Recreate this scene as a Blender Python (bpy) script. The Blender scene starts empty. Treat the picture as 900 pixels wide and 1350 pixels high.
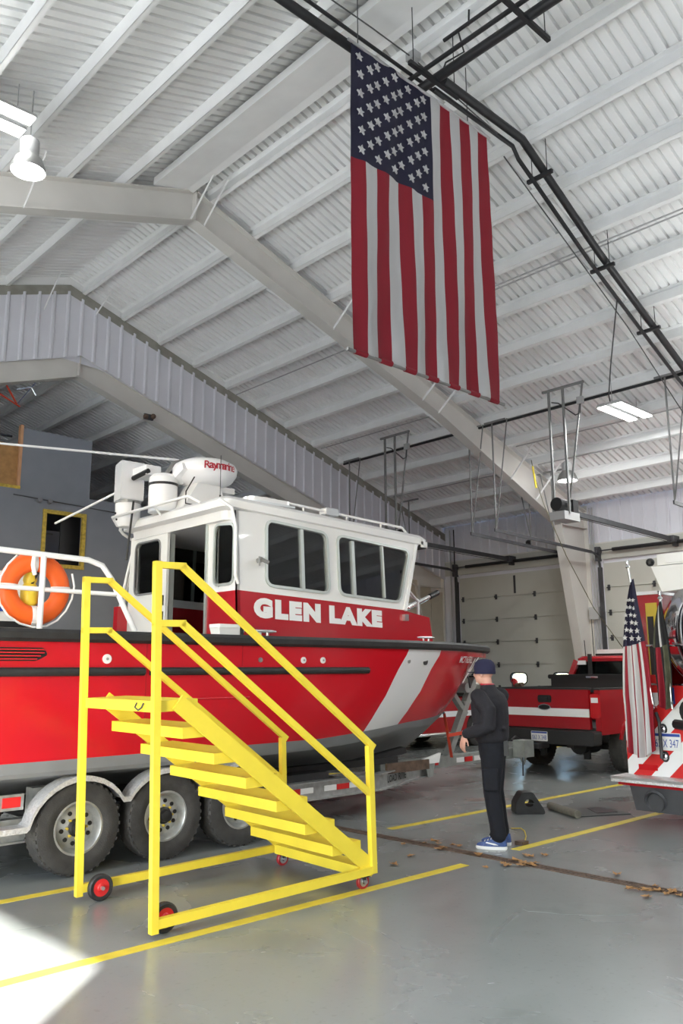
import bpy, bmesh, math, random
from mathutils import Vector, Matrix, Euler
random.seed(7)
PI = math.pi
S = bpy.context.scene
C = S.collection

# ------------------------------------------------------------------ camera
cam_data = bpy.data.cameras.new('camera')
cam = bpy.data.objects.new('camera', cam_data)
C.objects.link(cam)
yaw, pitch, roll = 0.815702, 0.190702, -0.005858
fwd = Vector((math.cos(yaw)*math.cos(pitch), math.sin(yaw)*math.cos(pitch), math.sin(pitch)))
rt = fwd.cross(Vector((0, 0, 1))).normalized()
up = rt.cross(fwd)
r2 = rt*math.cos(roll) + up*math.sin(roll)
u2 = -rt*math.sin(roll) + up*math.cos(roll)
cam.matrix_world = Matrix(((r2.x, u2.x, -fwd.x, 0), (r2.y, u2.y, -fwd.y, 0), (r2.z, u2.z, -fwd.z, 1.68), (0, 0, 0, 1)))
cam_data.sensor_fit = 'VERTICAL'
cam_data.sensor_height = 36.0
cam_data.lens = 1088.1/1350*36
cam_data.clip_end = 500
S.camera = cam

# ------------------------------------------------------------------ world, sun, exposure
SUN_AZ = math.atan2(-0.67, -0.742)           # where the sun stands (seen from the hall)
SUN_EL = math.radians(22.6)
w = bpy.data.worlds.new('sky'); S.world = w; w.use_nodes = True
nt = w.node_tree
bg = nt.nodes['Background']
sky = nt.nodes.new('ShaderNodeTexSky')
sky.sky_type = 'NISHITA'
sky.sun_disc = False
sky.sun_elevation = math.radians(32)
sky.sun_rotation = PI/2 - SUN_AZ
sky.air_density = 1.0
sky.dust_density = 0.6
sky.ozone_density = 1.0
nt.links.new(sky.outputs[0], bg.inputs[0])
bg.inputs[1].default_value = 1.35
sd = bpy.data.lights.new('sun', 'SUN'); sd.energy = 34.0; sd.angle = 0.009; sd.color = (1.0, 0.985, 0.96)
so = bpy.data.objects.new('sun', sd); C.objects.link(so)
sdir = Vector((math.cos(SUN_EL)*math.cos(SUN_AZ), math.cos(SUN_EL)*math.sin(SUN_AZ), math.sin(SUN_EL)))
so.rotation_euler = sdir.to_track_quat('Z', 'Y').to_euler()
so.location = (-12, -10, 14)
# the open back doors let the sky in: portals only steer the sampling of that sky
for yc in (-0.15, 4.4):
    pd = bpy.data.lights.new('door_portal', 'AREA'); pd.shape = 'RECTANGLE'; pd.size = 3.7; pd.size_y = 4.25
    pd.cycles.is_portal = True
    po = bpy.data.objects.new('door_portal', pd); C.objects.link(po)
    po.location = (-5.0, yc, 2.13)
    po.rotation_euler = Vector((-1, 0, 0)).to_track_quat('Z', 'Y').to_euler()
vs = S.view_settings
vs.view_transform = 'Standard'; vs.look = 'None'; vs.gamma = 1.0; vs.use_curve_mapping = False
vs.exposure = 0.4
LAMP = 0.75                                   # strength of the hall's lamps and the added fill lights

# ------------------------------------------------------------------ materials
MATS = {}
def mat(name, col, rough=0.5, metal=0.0, var=0.0, vscale=6.0, bump=0.0, bscale=40.0, emit=0.0, coat=0.0, spec=0.5):
    if name in MATS: return MATS[name]
    m = bpy.data.materials.new(name); m.use_nodes = True
    n = m.node_tree; b = n.nodes['Principled BSDF']
    b.inputs['Base Color'].default_value = (*col, 1)
    b.inputs['Roughness'].default_value = rough
    b.inputs['Metallic'].default_value = metal
    b.inputs['Specular IOR Level'].default_value = spec
    if coat: b.inputs['Coat Weight'].default_value = coat; b.inputs['Coat Roughness'].default_value = 0.06
    if emit:
        b.inputs['Emission Color'].default_value = (*col, 1); b.inputs['Emission Strength'].default_value = emit
    if var or bump:
        tc = n.nodes.new('ShaderNodeTexCoord')
        if var:
            nz = n.nodes.new('ShaderNodeTexNoise'); nz.inputs['Scale'].default_value = vscale; nz.inputs['Detail'].default_value = 5
            n.links.new(tc.outputs['Object'], nz.inputs['Vector'])
            mr = n.nodes.new('ShaderNodeMapRange'); mr.inputs['From Min'].default_value = .3; mr.inputs['From Max'].default_value = .7
            mr.inputs['To Min'].default_value = 1-var; mr.inputs['To Max'].default_value = 1+var*.5
            n.links.new(nz.outputs[0], mr.inputs[0])
            mx = n.nodes.new('ShaderNodeMix'); mx.data_type = 'RGBA'; mx.blend_type = 'MULTIPLY'; mx.inputs[0].default_value = 1
            mx.inputs[6].default_value = (*col, 1)
            n.links.new(mr.outputs[0], mx.inputs[7]); n.links.new(mx.outputs[2], b.inputs['Base Color'])
        if bump:
            n2 = n.nodes.new('ShaderNodeTexNoise'); n2.inputs['Scale'].default_value = bscale; n2.inputs['Detail'].default_value = 3
            n.links.new(tc.outputs['Object'], n2.inputs['Vector'])
            bp = n.nodes.new('ShaderNodeBump'); bp.inputs['Strength'].default_value = bump; bp.inputs['Distance'].default_value = .01
            n.links.new(n2.outputs[0], bp.inputs['Height']); n.links.new(bp.outputs[0], b.inputs['Normal'])
    MATS[name] = m
    return m

def glass_mat(name, tint, refl_rough=0.02, ior=1.5):
    if name in MATS: return MATS[name]
    m = bpy.data.materials.new(name); m.use_nodes = True
    n = m.node_tree
    for x in list(n.nodes): n.nodes.remove(x)
    out = n.nodes.new('ShaderNodeOutputMaterial'); t = n.nodes.new('ShaderNodeBsdfTransparent'); g = n.nodes.new('ShaderNodeBsdfGlossy')
    mx = n.nodes.new('ShaderNodeMixShader'); fr = n.nodes.new('ShaderNodeFresnel'); fr.inputs['IOR'].default_value = ior
    t.inputs[0].default_value = (*tint, 1); g.inputs['Roughness'].default_value = refl_rough
    n.links.new(fr.outputs[0], mx.inputs[0]); n.links.new(t.outputs[0], mx.inputs[1]); n.links.new(g.outputs[0], mx.inputs[2])
    n.links.new(mx.outputs[0], out.inputs[0])
    MATS[name] = m
    return m

M = {}
M['steel_white'] = mat('steel_white', (.86, .86, .85), .42, var=.05, vscale=2.5)
M['deck_white'] = mat('deck_white', (.86, .86, .85), .40, var=.05, vscale=1.3)
M['frame_paint'] = mat('frame_paint', (.64, .62, .58), .45, var=.05, vscale=2)
M['rake'] = mat('rake', (.30, .29, .25), .6, var=.2, vscale=4)
M['wall_sheet'] = mat('wall_sheet', (.68, .68, .73), .42, var=.05, vscale=1.5)
M['door_paint'] = mat('door_paint', (.50, .50, .45), .45, var=.04, vscale=2, bump=.15, bscale=60)
M['dark_steel'] = mat('dark_steel', (.05, .05, .055), .5, var=.2)
M['black_pipe'] = mat('black_pipe', (.018, .018, .02), .5, var=.3, vscale=8)
M['grey_steel'] = mat('grey_steel', (.33, .33, .32), .45, .6, var=.15)
M['galv'] = mat('galv', (.50, .51, .50), .42, .75, var=.22, vscale=14)
M['galv_dull'] = mat('galv_dull', (.36, .39, .37), .5, .35, var=.2, vscale=9)
M['tread_plate'] = mat('tread_plate', (.66, .65, .65), .36, .45, var=.22, vscale=45, bump=.9, bscale=60)
M['yellow'] = mat('yellow', (.84, .66, .055), .38, var=.06, vscale=5)
M['line_yellow'] = mat('line_yellow', (.74, .58, .06), .45, var=.14, vscale=8)
M['red'] = mat('red', (.56, .008, .018), .22, coat=.5)
M['truck_red'] = mat('truck_red', (.36, .006, .012), .2, coat=.7)
M['strap_red'] = mat('strap_red', (.62, .06, .025), .7)
M['white'] = mat('white', (.84, .84, .84), .3, coat=.2)
M['white_matte'] = mat('white_matte', (.80, .80, .79), .55)
M['rubber'] = mat('rubber', (.022, .022, .023), .55, var=.35, vscale=10, bump=.3, bscale=120)
M['tyre'] = mat('tyre', (.042, .040, .038), .75, var=.3, vscale=14, bump=.3, bscale=90)
M['black'] = mat('black', (.012, .012, .013), .4)
M['black_plastic'] = mat('black_plastic', (.02, .02, .021), .6, bump=.2)
M['chrome'] = mat('chrome', (.85, .85, .86), .08, 1.0)
M['alu'] = mat('alu', (.66, .67, .68), .3, .9)
M['window_frame'] = mat('window_frame', (.58, .62, .60), .35, .6)
M['glass'] = glass_mat('glass', (.80, .85, .83), ior=2.3)
M['clear_glass'] = glass_mat('clear_glass', (.86, .90, .90))
M['dark_glass'] = glass_mat('dark_glass', (.22, .30, .28))
M['interior'] = mat('interior', (.10, .10, .105), .7)
M['interior_grey'] = mat('interior_grey', (.22, .22, .23), .7)
M['strut'] = mat('strut', (.24, .24, .235), .55, .2, var=.15)
M['air_hose'] = mat('air_hose', (.09, .08, .035), .6)
M['house_grey'] = mat('house_grey', (.225, .235, .26), .75, var=.05, vscale=3)
M['plywood'] = mat('plywood', (.42, .22, .075), .65, var=.25, vscale=7)
M['frame_yellow'] = mat('frame_yellow', (.60, .42, .06), .6, var=.4, vscale=14)
M['wood_edge'] = mat('wood_edge', (.62, .33, .17), .6, var=.1)
M['tan_wall'] = mat('tan_wall', (.46, .42, .33), .7, var=.06)
M['skin'] = mat('skin', (.62, .34, .26), .5, var=.05, vscale=30)
M['jacket'] = mat('jacket', (.012, .011, .016), .85, var=.2, vscale=25, bump=.5, bscale=30)
M['trousers'] = mat('trousers', (.004, .005, .010), .9, var=.25, vscale=20, bump=.5, bscale=24)
M['cap'] = mat('cap', (.012, .012, .045), .85, bump=.4, bscale=160)
M['shoe_blue'] = mat('shoe_blue', (.055, .10, .27), .6, var=.3, vscale=40)
M['orange'] = mat('orange', (.87, .13, .012), .45)
M['flag_red'] = mat('flag_red', (.26, .006, .018), .7, bump=.15, bscale=200)
M['flag_white'] = mat('flag_white', (.55, .54, .535), .75, bump=.15, bscale=200)
M['flag_blue'] = mat('flag_blue', (.012, .011, .035), .75, bump=.15, bscale=200)
M['cable'] = mat('cable', (.07, .07, .07), .6)
M['cable_grey'] = mat('cable_grey', (.42, .42, .42), .5)
M['lens_red'] = mat('lens_red', (.55, .01, .015), .15, coat=.6)
M['lens_white'] = mat('lens_white', (.85, .85, .85), .15)
M['reflector_red'] = mat('reflector_red', (.62, .02, .02), .35)
M['leaf'] = mat('leaf', (.36, .19, .07), .8, var=.4, vscale=30)
M['rust'] = mat('rust', (.13, .085, .06), .7, .2, var=.5, vscale=12)
M['tube_light'] = mat('tube_light', (1.0, .98, .92), .5, emit=5.0)
M['bulb'] = mat('bulb', (1.0, 1.0, 1.0), .5, emit=5.0)
M['letter_red'] = mat('letter_red', (.42, .012, .03), .4)
M['plate_blue'] = mat('plate_blue', (.03, .07, .34), .4)
M['caster_red'] = mat('caster_red', (.36, .02, .025), .4)
M['cord_yellow'] = mat('cord_yellow', (.62, .46, .05), .5)

# ------------------------------------------------------------------ mesh helpers
WM = {}
class B:
    """collects faces in world space (or the thing's own space when local) and links them as ONE mesh object"""
    def __init__(s): s.v = []; s.f = []
    def quad(s, *ps):
        i = len(s.v); s.v += [Vector(p) for p in ps]; s.f.append(tuple(range(i, i+len(ps)))); return s
    def hexa(s, p):                        # 8 corners: bottom ring 0-3, top ring 4-7
        i = len(s.v); s.v += [Vector(q) for q in p]
        for f in ((3, 2, 1, 0), (4, 5, 6, 7), (0, 1, 5, 4), (1, 2, 6, 5), (2, 3, 7, 6), (3, 0, 4, 7)):
            s.f.append(tuple(i+k for k in f))
        return s
    def box(s, a, b):
        (x0, y0, z0), (x1, y1, z1) = a, b
        x0, x1 = min(x0, x1), max(x0, x1); y0, y1 = min(y0, y1), max(y0, y1); z0, z1 = min(z0, z1), max(z0, z1)
        return s.hexa([(x0, y0, z0), (x1, y0, z0), (x1, y1, z0), (x0, y1, z0), (x0, y0, z1), (x1, y0, z1), (x1, y1, z1), (x0, y1, z1)])
    def bar(s, p0, p1, wd, ht, upv=(0, 0, 1)):   # rectangular bar along p0-p1: wd sideways, ht along up
        p0, p1 = Vector(p0), Vector(p1); d = (p1-p0).normalized(); u = Vector(upv)
        sd_ = d.cross(u)
        if sd_.length < 1e-4: sd_ = d.cross(Vector((1, 0, 0)))
        sd_.normalize(); u = sd_.cross(d).normalized()
        a, b = sd_*wd/2, u*ht/2
        return s.hexa([p0-a-b, p1-a-b, p1+a-b, p0+a-b, p0-a+b, p1-a+b, p1+a+b, p0+a+b])
    def rings(s, rings, cap=True, closed=True):
        i0 = len(s.v); n = len(rings[0])
        for r in rings: s.v += [Vector(p) for p in r]
        for k in range(len(rings)-1):
            a, b = i0+k*n, i0+(k+1)*n
            for j in range(n if closed else n-1):
                j2 = (j+1) % n
                s.f.append((a+j, a+j2, b+j2, b+j))
        if cap and closed:
            s.f.append(tuple(i0+j for j in reversed(range(n))))
            s.f.append(tuple(i0+(len(rings)-1)*n+j for j in range(n)))
        return s
    def tube(s, pts, r, n=8, cap=True, loop=False):
        pts = [Vector(p) for p in pts]; N = len(pts); rs = r if isinstance(r, (list, tuple)) else [r]*N
        rings = []; prev = None
        for k in range(N):
            if loop: d = pts[(k+1) % N]-pts[k-1]
            else: d = pts[min(k+1, N-1)]-pts[max(k-1, 0)]
            d.normalize()
            if prev is None:
                a = d.orthogonal().normalized() if abs(d.z) > .95 else d.cross(Vector((0, 0, 1))).normalized()
            else:
                a = (prev - d*prev.dot(d)).normalized()
            prev = a; b = d.cross(a)
            rings.append([pts[k]+(a*math.cos(t)+b*math.sin(t))*rs[k] for t in [2*PI*j/n for j in range(n)]])
        if loop: rings.append(rings[0]); cap = False
        return s.rings(rings, cap)
    def cyl(s, p0, p1, r0, r1=None, n=16): return s.tube([p0, p1], [r0, r0 if r1 is None else r1], n)
    def lathe(s, c, axis, prof, n=24, loop=False):      # prof: (radius, distance along axis); loop closes the profile
        if loop: prof = list(prof)+[prof[0]]
        c = Vector(c); d = Vector(axis).normalized(); a = d.orthogonal().normalized(); b = d.cross(a)
        return s.rings([[c+d*h+(a*math.cos(t)+b*math.sin(t))*max(r, 1e-4) for t in [2*PI*j/n for j in range(n)]] for r, h in prof], not loop)
    def prism(s, poly, o, ax, ay, depth):   # polygon in (ax, ay) at o, pushed along depth vector
        o, ax, ay, dv = Vector(o), Vector(ax), Vector(ay), Vector(depth)
        return s.rings([[o+ax*p[0]+ay*p[1] for p in poly], [o+ax*p[0]+ay*p[1]+dv for p in poly]])
    def sphere(s, c, r, n=12, m=8, sc=(1, 1, 1)):
        c = Vector(c)
        return s.rings([[c+Vector((r*sc[0]*math.sin(f)*math.cos(t), r*sc[1]*math.sin(f)*math.sin(t), r*sc[2]*math.cos(f))) for t in [2*PI*j/n for j in range(n)]]
                        for f in [PI*(k+.02)/(m+.04) for k in range(m+1)]])
    def mesh(s, name, inv=None, smooth=None):
        me = bpy.data.meshes.new(name)
        vs_ = [inv @ v for v in s.v] if inv else s.v
        me.from_pydata([tuple(v) for v in vs_], [], s.f); me.validate(); me.update()
        bm = bmesh.new(); bm.from_mesh(me); bmesh.ops.recalc_face_normals(bm, faces=bm.faces); bm.to_mesh(me); bm.free()
        if smooth:
            me.polygons.foreach_set('use_smooth', [True]*len(me.polygons)); me.set_sharp_from_angle(angle=math.radians(smooth))
        return me
    def build(s, name, m, parent=None, smooth=None, local=False):
        if parent is not None:
            inv = None if local else WM[parent].inverted()
            me = s.mesh(name, inv, smooth)
            o = link(name, me, m, parent); WM[o] = WM[parent]
        else:
            lo = [min(v[k] for v in s.v) for k in range(3)]; hi = [max(v[k] for v in s.v) for k in range(3)]
            base = Vector(((lo[0]+hi[0])/2, (lo[1]+hi[1])/2, lo[2]))
            mw = Matrix.Translation(base)
            me = s.mesh(name, mw.inverted(), smooth)
            o = link(name, me, m, None); o.location = base; WM[o] = mw
        return o

def link(name, me, m, parent):
    o = bpy.data.objects.new(name, me); C.objects.link(o)
    if m is not None: me.materials.append(M[m] if isinstance(m, str) else m)
    if parent is not None: o.parent = parent
    return o
def share(o, parent, mw):                    # a copy of a part, placed by a matrix in its parent's space
    c = o.copy(); C.objects.link(c); c.parent = parent; c.matrix_local = mw; WM[c] = WM[parent]
    return c
def tag(o, label, cat=None, group=None, kind=None):
    if label: o['label'] = label
    if cat: o['category'] = cat
    if group: o['group'] = group
    if kind: o['kind'] = kind
    return o
def thing(name, label, cat, loc=(0, 0, 0), rotz=0, group=None, kind=None, rot=None):
    o = bpy.data.objects.new(name, None); C.objects.link(o); o.empty_display_size = .2
    o.location = loc; o.rotation_euler = rot if rot else (0, 0, rotz)
    WM[o] = Matrix.Translation(loc) @ Euler(o.rotation_euler).to_matrix().to_4x4()
    return tag(o, label, cat, group, kind)
def struct(name, kindlabel=None, loc=(0, 0, 0)):
    o = bpy.data.objects.new(name, None); C.objects.link(o); o.location = loc; WM[o] = Matrix.Translation(loc)
    o['kind'] = 'structure'
    if kindlabel: o['label'] = kindlabel
    return o

FONT_CACHE = {}
def text_mesh(txt, size=1.0, bold=0.0, depth=0.004, sx=1.0, shear=0.0):
    cu = bpy.data.curves.new('lettering', 'FONT'); cu.body = txt; cu.size = size; cu.offset = bold; cu.extrude = depth
    cu.align_x = 'CENTER'; cu.align_y = 'CENTER'; cu.shear = shear; cu.resolution_u = 4; cu.space_character = 1.0+bold*3
    o = bpy.data.objects.new('lettering', cu); C.objects.link(o)
    bpy.context.view_layer.update()
    me = bpy.data.meshes.new_from_object(o.evaluated_get(bpy.context.evaluated_depsgraph_get()))
    bpy.data.objects.remove(o); bpy.data.curves.remove(cu)
    if sx != 1.0: me.transform(Matrix.Diagonal((sx, 1, 1, 1)))
    return me
def lettering(name, txt, m, parent, c, ax, ay, height, width=None, bold=0.0, depth=.003, shear=0.0):
    """flat raised lettering: centre c, reading direction ax, letter-up ay, fitted to height and width"""
    me = text_mesh(txt, 1.0, bold, .0, shear=shear)
    xs = [v.co.x for v in me.vertices]; ys = [v.co.y for v in me.vertices]
    cx, cy = (min(xs)+max(xs))/2, (min(ys)+max(ys))/2; hh = max(ys)-min(ys); ww = max(xs)-min(xs)
    k = height/hh; kx = (width/ww) if width else k
    ax = Vector(ax).normalized(); ay = Vector(ay); ay = (ay-ax*ay.dot(ax)).normalized(); nz = ax.cross(ay)
    mw = Matrix((( ax.x, ay.x, nz.x, c[0]), (ax.y, ay.y, nz.y, c[1]), (ax.z, ay.z, nz.z, c[2]), (0, 0, 0, 1)))
    me.transform(mw @ Matrix.Diagonal((kx, k, 1, 1)) @ Matrix.Translation((-cx, -cy, 0)))
    if parent is not None: me.transform(WM[parent].inverted())
    me.name = name
    me.materials.clear()
    o = link(name, me, m, parent)
    if parent is not None: WM[o] = WM[parent]
    return o

def rrect(x0, y0, x1, y1, r, n=4):           # rounded rectangle, counter-clockwise
    out = []
    for cx, cy, a0 in ((x1-r, y0+r, -PI/2), (x1-r, y1-r, 0), (x0+r, y1-r, PI/2), (x0+r, y0+r, PI)):
        for k in range(n+1):
            a = a0+PI/2*k/n; out.append((cx+r*math.cos(a), cy+r*math.sin(a)))
    return out
def rpoly(pts, r, n=4):                      # polygon with rounded corners
    out = []; N = len(pts)
    for i in range(N):
        p = Vector((*pts[i], 0)); a = (Vector((*pts[i-1], 0))-p).normalized(); b = (Vector((*pts[(i+1) % N], 0))-p).normalized()
        p0, p1 = p+a*r, p+b*r
        for k in range(n+1):
            t = k/n; q = p0*(1-t)**2+p*2*t*(1-t)+p1*t*t; out.append((q.x, q.y))
    return out
def sheet(outline, holes, o, ax, ay, thick):  # a plate with real openings -> B
    """plate in the plane (ax, ay) at o; thickness along the normal"""
    o, ax, ay = Vector(o), Vector(ax), Vector(ay); nrm = ax.cross(ay).normalized()*thick
    bm = bmesh.new(); loops = []
    for lp in [outline]+list(holes):
        vs_ = [bm.verts.new((p[0], p[1], 0)) for p in lp]
        es = [bm.edges.new((vs_[i], vs_[(i+1) % len(vs_)])) for i in range(len(vs_))]
        loops.append(lp)
    bmesh.ops.triangle_fill(bm, use_beauty=True, use_dissolve=False, edges=bm.edges[:], normal=(0, 0, 1))
    bm.verts.index_update()
    b = B(); T = lambda p: o+ax*p[0]+ay*p[1]
    vl = [v.co.copy() for v in bm.verts]; n = len(vl)
    b.v = [T(v) for v in vl]+[T(v)+nrm for v in vl]
    for f in bm.faces:
        ids = [v.index for v in f.verts]
        b.f.append(tuple(ids)); b.f.append(tuple(n+i for i in reversed(ids)))
    i = 0
    for lp in loops:
        k = len(lp)
        for j in range(k):
            a, c = i+j, i+(j+1) % k
            b.f.append((a, c, n+c, n+a))
        i += k
    bm.free()
    return b
def ring_frame(loop, o, ax, ay, wd, d0, d1): # frame profile that follows a loop: outside wd, from depth d0 to d1
    o, ax, ay = Vector(o), Vector(ax), Vector(ay); nz = ax.cross(ay).normalized()
    N = len(loop); outer = []
    for i in range(N):
        a, b_, c_ = Vector(loop[i-1]), Vector(loop[i]), Vector(loop[(i+1) % N])
        t = (c_-a); t = t/t.length if t.length else Vector((1, 0)); outer.append((b_[0]+t[1]*wd, b_[1]-t[0]*wd))
    b = B(); T = lambda p, d: o+ax*p[0]+ay*p[1]+nz*d
    secs = []
    for i in range(N):
        secs.append([T(loop[i], d0), T(outer[i], d0), T(outer[i], d1), T(loop[i], d1)])
    secs.append(secs[0])
    b.rings(secs, cap=False)
    return b
# ================================================================== the hall
RX, ZD, SL = 6.82, 9.76, 1/3.0               # ridge line, deck height there, roof pitch 4:12
XB, XD = -5.0, 18.65                         # back wall, door wall
YN, YW, YF = -7.5, 15.39, 10.82              # near wall, gable sheeting, main frame
def zdeck(x): return ZD-SL*abs(x-RX)

# floor: sealed grey concrete, worn and glossy
def concrete():
    m = bpy.data.materials.new('concrete'); m.use_nodes = True
    n = m.node_tree; L = n.links; b = n.nodes['Principled BSDF']
    tc = n.nodes.new('ShaderNodeTexCoord')
    def noise(scale, detail=6, dist=0.0, sx=1, sy=1):
        mp = n.nodes.new('ShaderNodeMapping'); mp.inputs['Scale'].default_value = (sx, sy, 1)
        L.new(tc.outputs['Object'], mp.inputs[0])
        z = n.nodes.new('ShaderNodeTexNoise'); z.inputs['Scale'].default_value = scale; z.inputs['Detail'].default_value = detail
        z.inputs['Distortion'].default_value = dist; L.new(mp.outputs[0], z.inputs['Vector']); return z.outputs[0]
    def ramp(src, stops):
        r = n.nodes.new('ShaderNodeValToRGB'); e = r.color_ramp.elements
        e[0].position, e[0].color = stops[0][0], (*stops[0][1], 1); e[1].position, e[1].color = stops[1][0], (*stops[1][1], 1)
        for p, c in stops[2:]:
            k = e.new(p); k.color = (*c, 1)
        L.new(src, r.inputs[0]); return r.outputs[0]
    def mul(a, c, f=1.0):
        x = n.nodes.new('ShaderNodeMix'); x.data_type = 'RGBA'; x.blend_type = 'MULTIPLY'; x.inputs[0].default_value = f
        L.new(a, x.inputs[6]); L.new(c, x.inputs[7]); return x.outputs[2]
    base = ramp(noise(.35, 6, .6), [(.35, (.215, .228, .218)), (.65, (.262, .276, .266))])
    blot = ramp(noise(.9, 3, .35), [(.28, (.84, .86, .84)), (.46, (1, 1, 1)), (.62, (1, 1, 1)), (.78, (1.10, 1.10, 1.10))])
    spk = ramp(noise(26, 3), [(.28, (.86, .86, .85)), (.40, (1, 1, 1))])
    L.new(mul(mul(base, blot), spk, .7), b.inputs['Base Color'])
    ro = n.nodes.new('ShaderNodeMapRange'); ro.inputs['To Min'].default_value = .16; ro.inputs['To Max'].default_value = .36
    L.new(noise(.8, 6, .8), ro.inputs[0]); L.new(ro.outputs[0], b.inputs['Roughness'])
    b.inputs['Specular IOR Level'].default_value = .5
    bp = n.nodes.new('ShaderNodeBump'); bp.inputs['Strength'].default_value = .06; bp.inputs['Distance'].default_value = .02
    L.new(noise(5, 4), bp.inputs['Height']); L.new(bp.outputs[0], b.inputs['Normal'])
    return m
M['concrete'] = concrete()
fl = B().box((XB-.2, YN, -.15), (XD+.2, 27, 0)).build('floor', 'concrete'); fl['kind'] = 'structure'
fl['label'] = 'sealed grey concrete floor'
M['ground'] = mat('ground', (.50, .50, .49), .9, var=.15, vscale=.5)
gr = B().box((-70, -70, -.40), (90, 90, -.16)).build('ground', 'ground'); gr['kind'] = 'structure'
def fchild(b, name, m, label=None):
    o = b.build(name, m, fl)
    if label: o['label'] = label
    return o
# painted bay lines
for x0, x1, y in ((.4, 6.08, 4.90), (6.9, 17.5, 4.95), (1.0, 6.05, 6.57), (6.83, 17.5, 6.52), (1.0, 6.0, 10.9), (6.9, 17.0, 10.6), (.4, 6.1, 1.2), (6.9, 17.5, 1.2)):
    fchild(B().box((x0, y-.05, 0), (x1, y+.05, .0025)), 'floor_line', 'line_yellow')
# trench drain: rusty frame and slotted grate
fchild(B().box((6.41, -7, 0), (6.435, 15, .006)).box((6.515, -7, 0), (6.54, 15, .006)), 'drain_frame', 'rust', 'rusty steel frame of the floor drain')
g0 = None
for k in range(22):
    y0 = -6.9+k
    if g0 is None:
        bb = B().box((6.436, 0, .0), (6.514, 1-.01, .002))
        for j in range(24): bb.box((6.438, .012+j*.041, .002), (6.512, .034+j*.041, .005))
        g0 = bb.build('drain_grate', 'rust', fl, local=True)
        g0.matrix_local = WM[fl].inverted() @ Matrix.Translation((0, y0, 0))
        g0['label'] = 'slotted rusty grate sections of the floor drain'
    else:
        share(g0, fl, WM[fl].inverted() @ Matrix.Translation((0, y0, 0)))
# reddish stain mark and old patches are flat marks on the slab
M['stain'] = mat('stain', (.24, .19, .165), .55, var=.3, vscale=10)
M['wet'] = mat('wet', (.23, .245, .235), .18, var=.1, vscale=6)
def blot(name, m, cx, cy, rx, ry, ang, seed):
    rnd = random.Random(seed); p = []
    for k in range(18):
        a = 2*PI*k/18; q = 1+rnd.uniform(-.18, .18); x, y = rx*q*math.cos(a), ry*q*math.sin(a)
        p.append((x*math.cos(ang)-y*math.sin(ang), x*math.sin(ang)+y*math.cos(ang)))
    fchild(B().prism(p, (cx, cy, 0), (1, 0, 0), (0, 1, 0), (0, 0, .0012)), name, m)
blot('stain_mark', 'stain', 9.25, 7.05, .32, .16, -.6, 1)
blot('damp_patch', 'wet', 5.60, 3.45, .42, .16, -.75, 2)
blot('damp_patch', 'wet', 10.6, 5.75, .42, .2, -.6, 3)

# ---- roof: ribbed deck in sheets, purlins, ridge plate
def roof(name, rx, zd, y0, y1, xl, xr, label, purl_r, purl_l, deckm, grow=-1):
    root = struct(name, label)
    pitch = .1524; n = 6
    for side in (1, -1):
        xe = xr if side > 0 else xl
        b = B()
        prof = []
        for k in range(n):
            y = k*pitch
            prof += [(y, .055), (y+.024, .055), (y+.036, 0), (y+pitch-.012, 0)]
        prof.append((n*pitch, .055))
        ze = zd-SL*abs(xe-rx)
        r0 = [Vector((rx, y, zd+h)) for y, h in prof]; r1 = [Vector((xe, y, ze+h)) for y, h in prof]
        b.rings([r0, r1], cap=False, closed=False)
        r2_ = [p+Vector((0, 0, .12)) for p in (r0[0], r0[-1])]; r3_ = [p+Vector((0, 0, .12)) for p in (r1[0], r1[-1])]
        b.quad(r2_[0], r2_[1], r3_[1], r3_[0])
        first = b.build('roof_sheet', deckm, root, local=True)
        cnt = int(math.ceil((y1-y0)/(n*pitch)))
        for k in range(cnt):
            y = y1-(k+1)*n*pitch if grow < 0 else y0+k*n*pitch
            if k == 0: first.location = (0, y, 0)
            else: share(first, root, Matrix.Translation((0, y, 0)))
    # Z purlins
    pf = {}
    for side, xs in ((1, purl_r), (-1, purl_l)):
        for x in xs:
            z = zd-SL*abs(x-rx)
            if side not in pf:
                c, s = math.cos(math.atan(SL)), -side*math.sin(math.atan(SL))
                def T(a, h): return (a*c-h*s, h*c+a*s)      # along slope (a to +x), away from slope (h)
                b = B()
                for q in ([(-.006, -.205), (.006, -.205), (.006, 0), (-.006, 0)], [(0, -.205), (.075, -.205), (.075, -.195), (0, -.195)], [(.066, -.205), (.075, -.205), (.075, -.18), (.066, -.18)], [(-.075, -.01), (0, -.01), (0, 0), (-.075, 0)]):
                    q = [(side*a, h) for a, h in q]
                    ring = [T(*e) for e in q]
                    b.rings([[(e[0], y0, e[1]) for e in ring], [(e[0], y1, e[1]) for e in ring]])
                pf[side] = b.build('purlin', 'steel_white', root, local=True)
                pf[side].location = (x, 0, z)
            else:
                share(pf[side], root, Matrix.Translation((x, 0, z)))
    return root
PR = [7.15+.91*k for k in range(13)]; PL = [5.52-.93*k for k in range(11)]
ce = roof('ceiling', RX, ZD, YN, YW+.12, XB, XD, 'white ribbed metal roof deck over purlins', PR, PL, 'deck_white')
def on(b, name, m, par, label=None, smooth=None):
    o = b.build(name, m, par, smooth=smooth)
    if label: o['label'] = label
    return o
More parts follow.
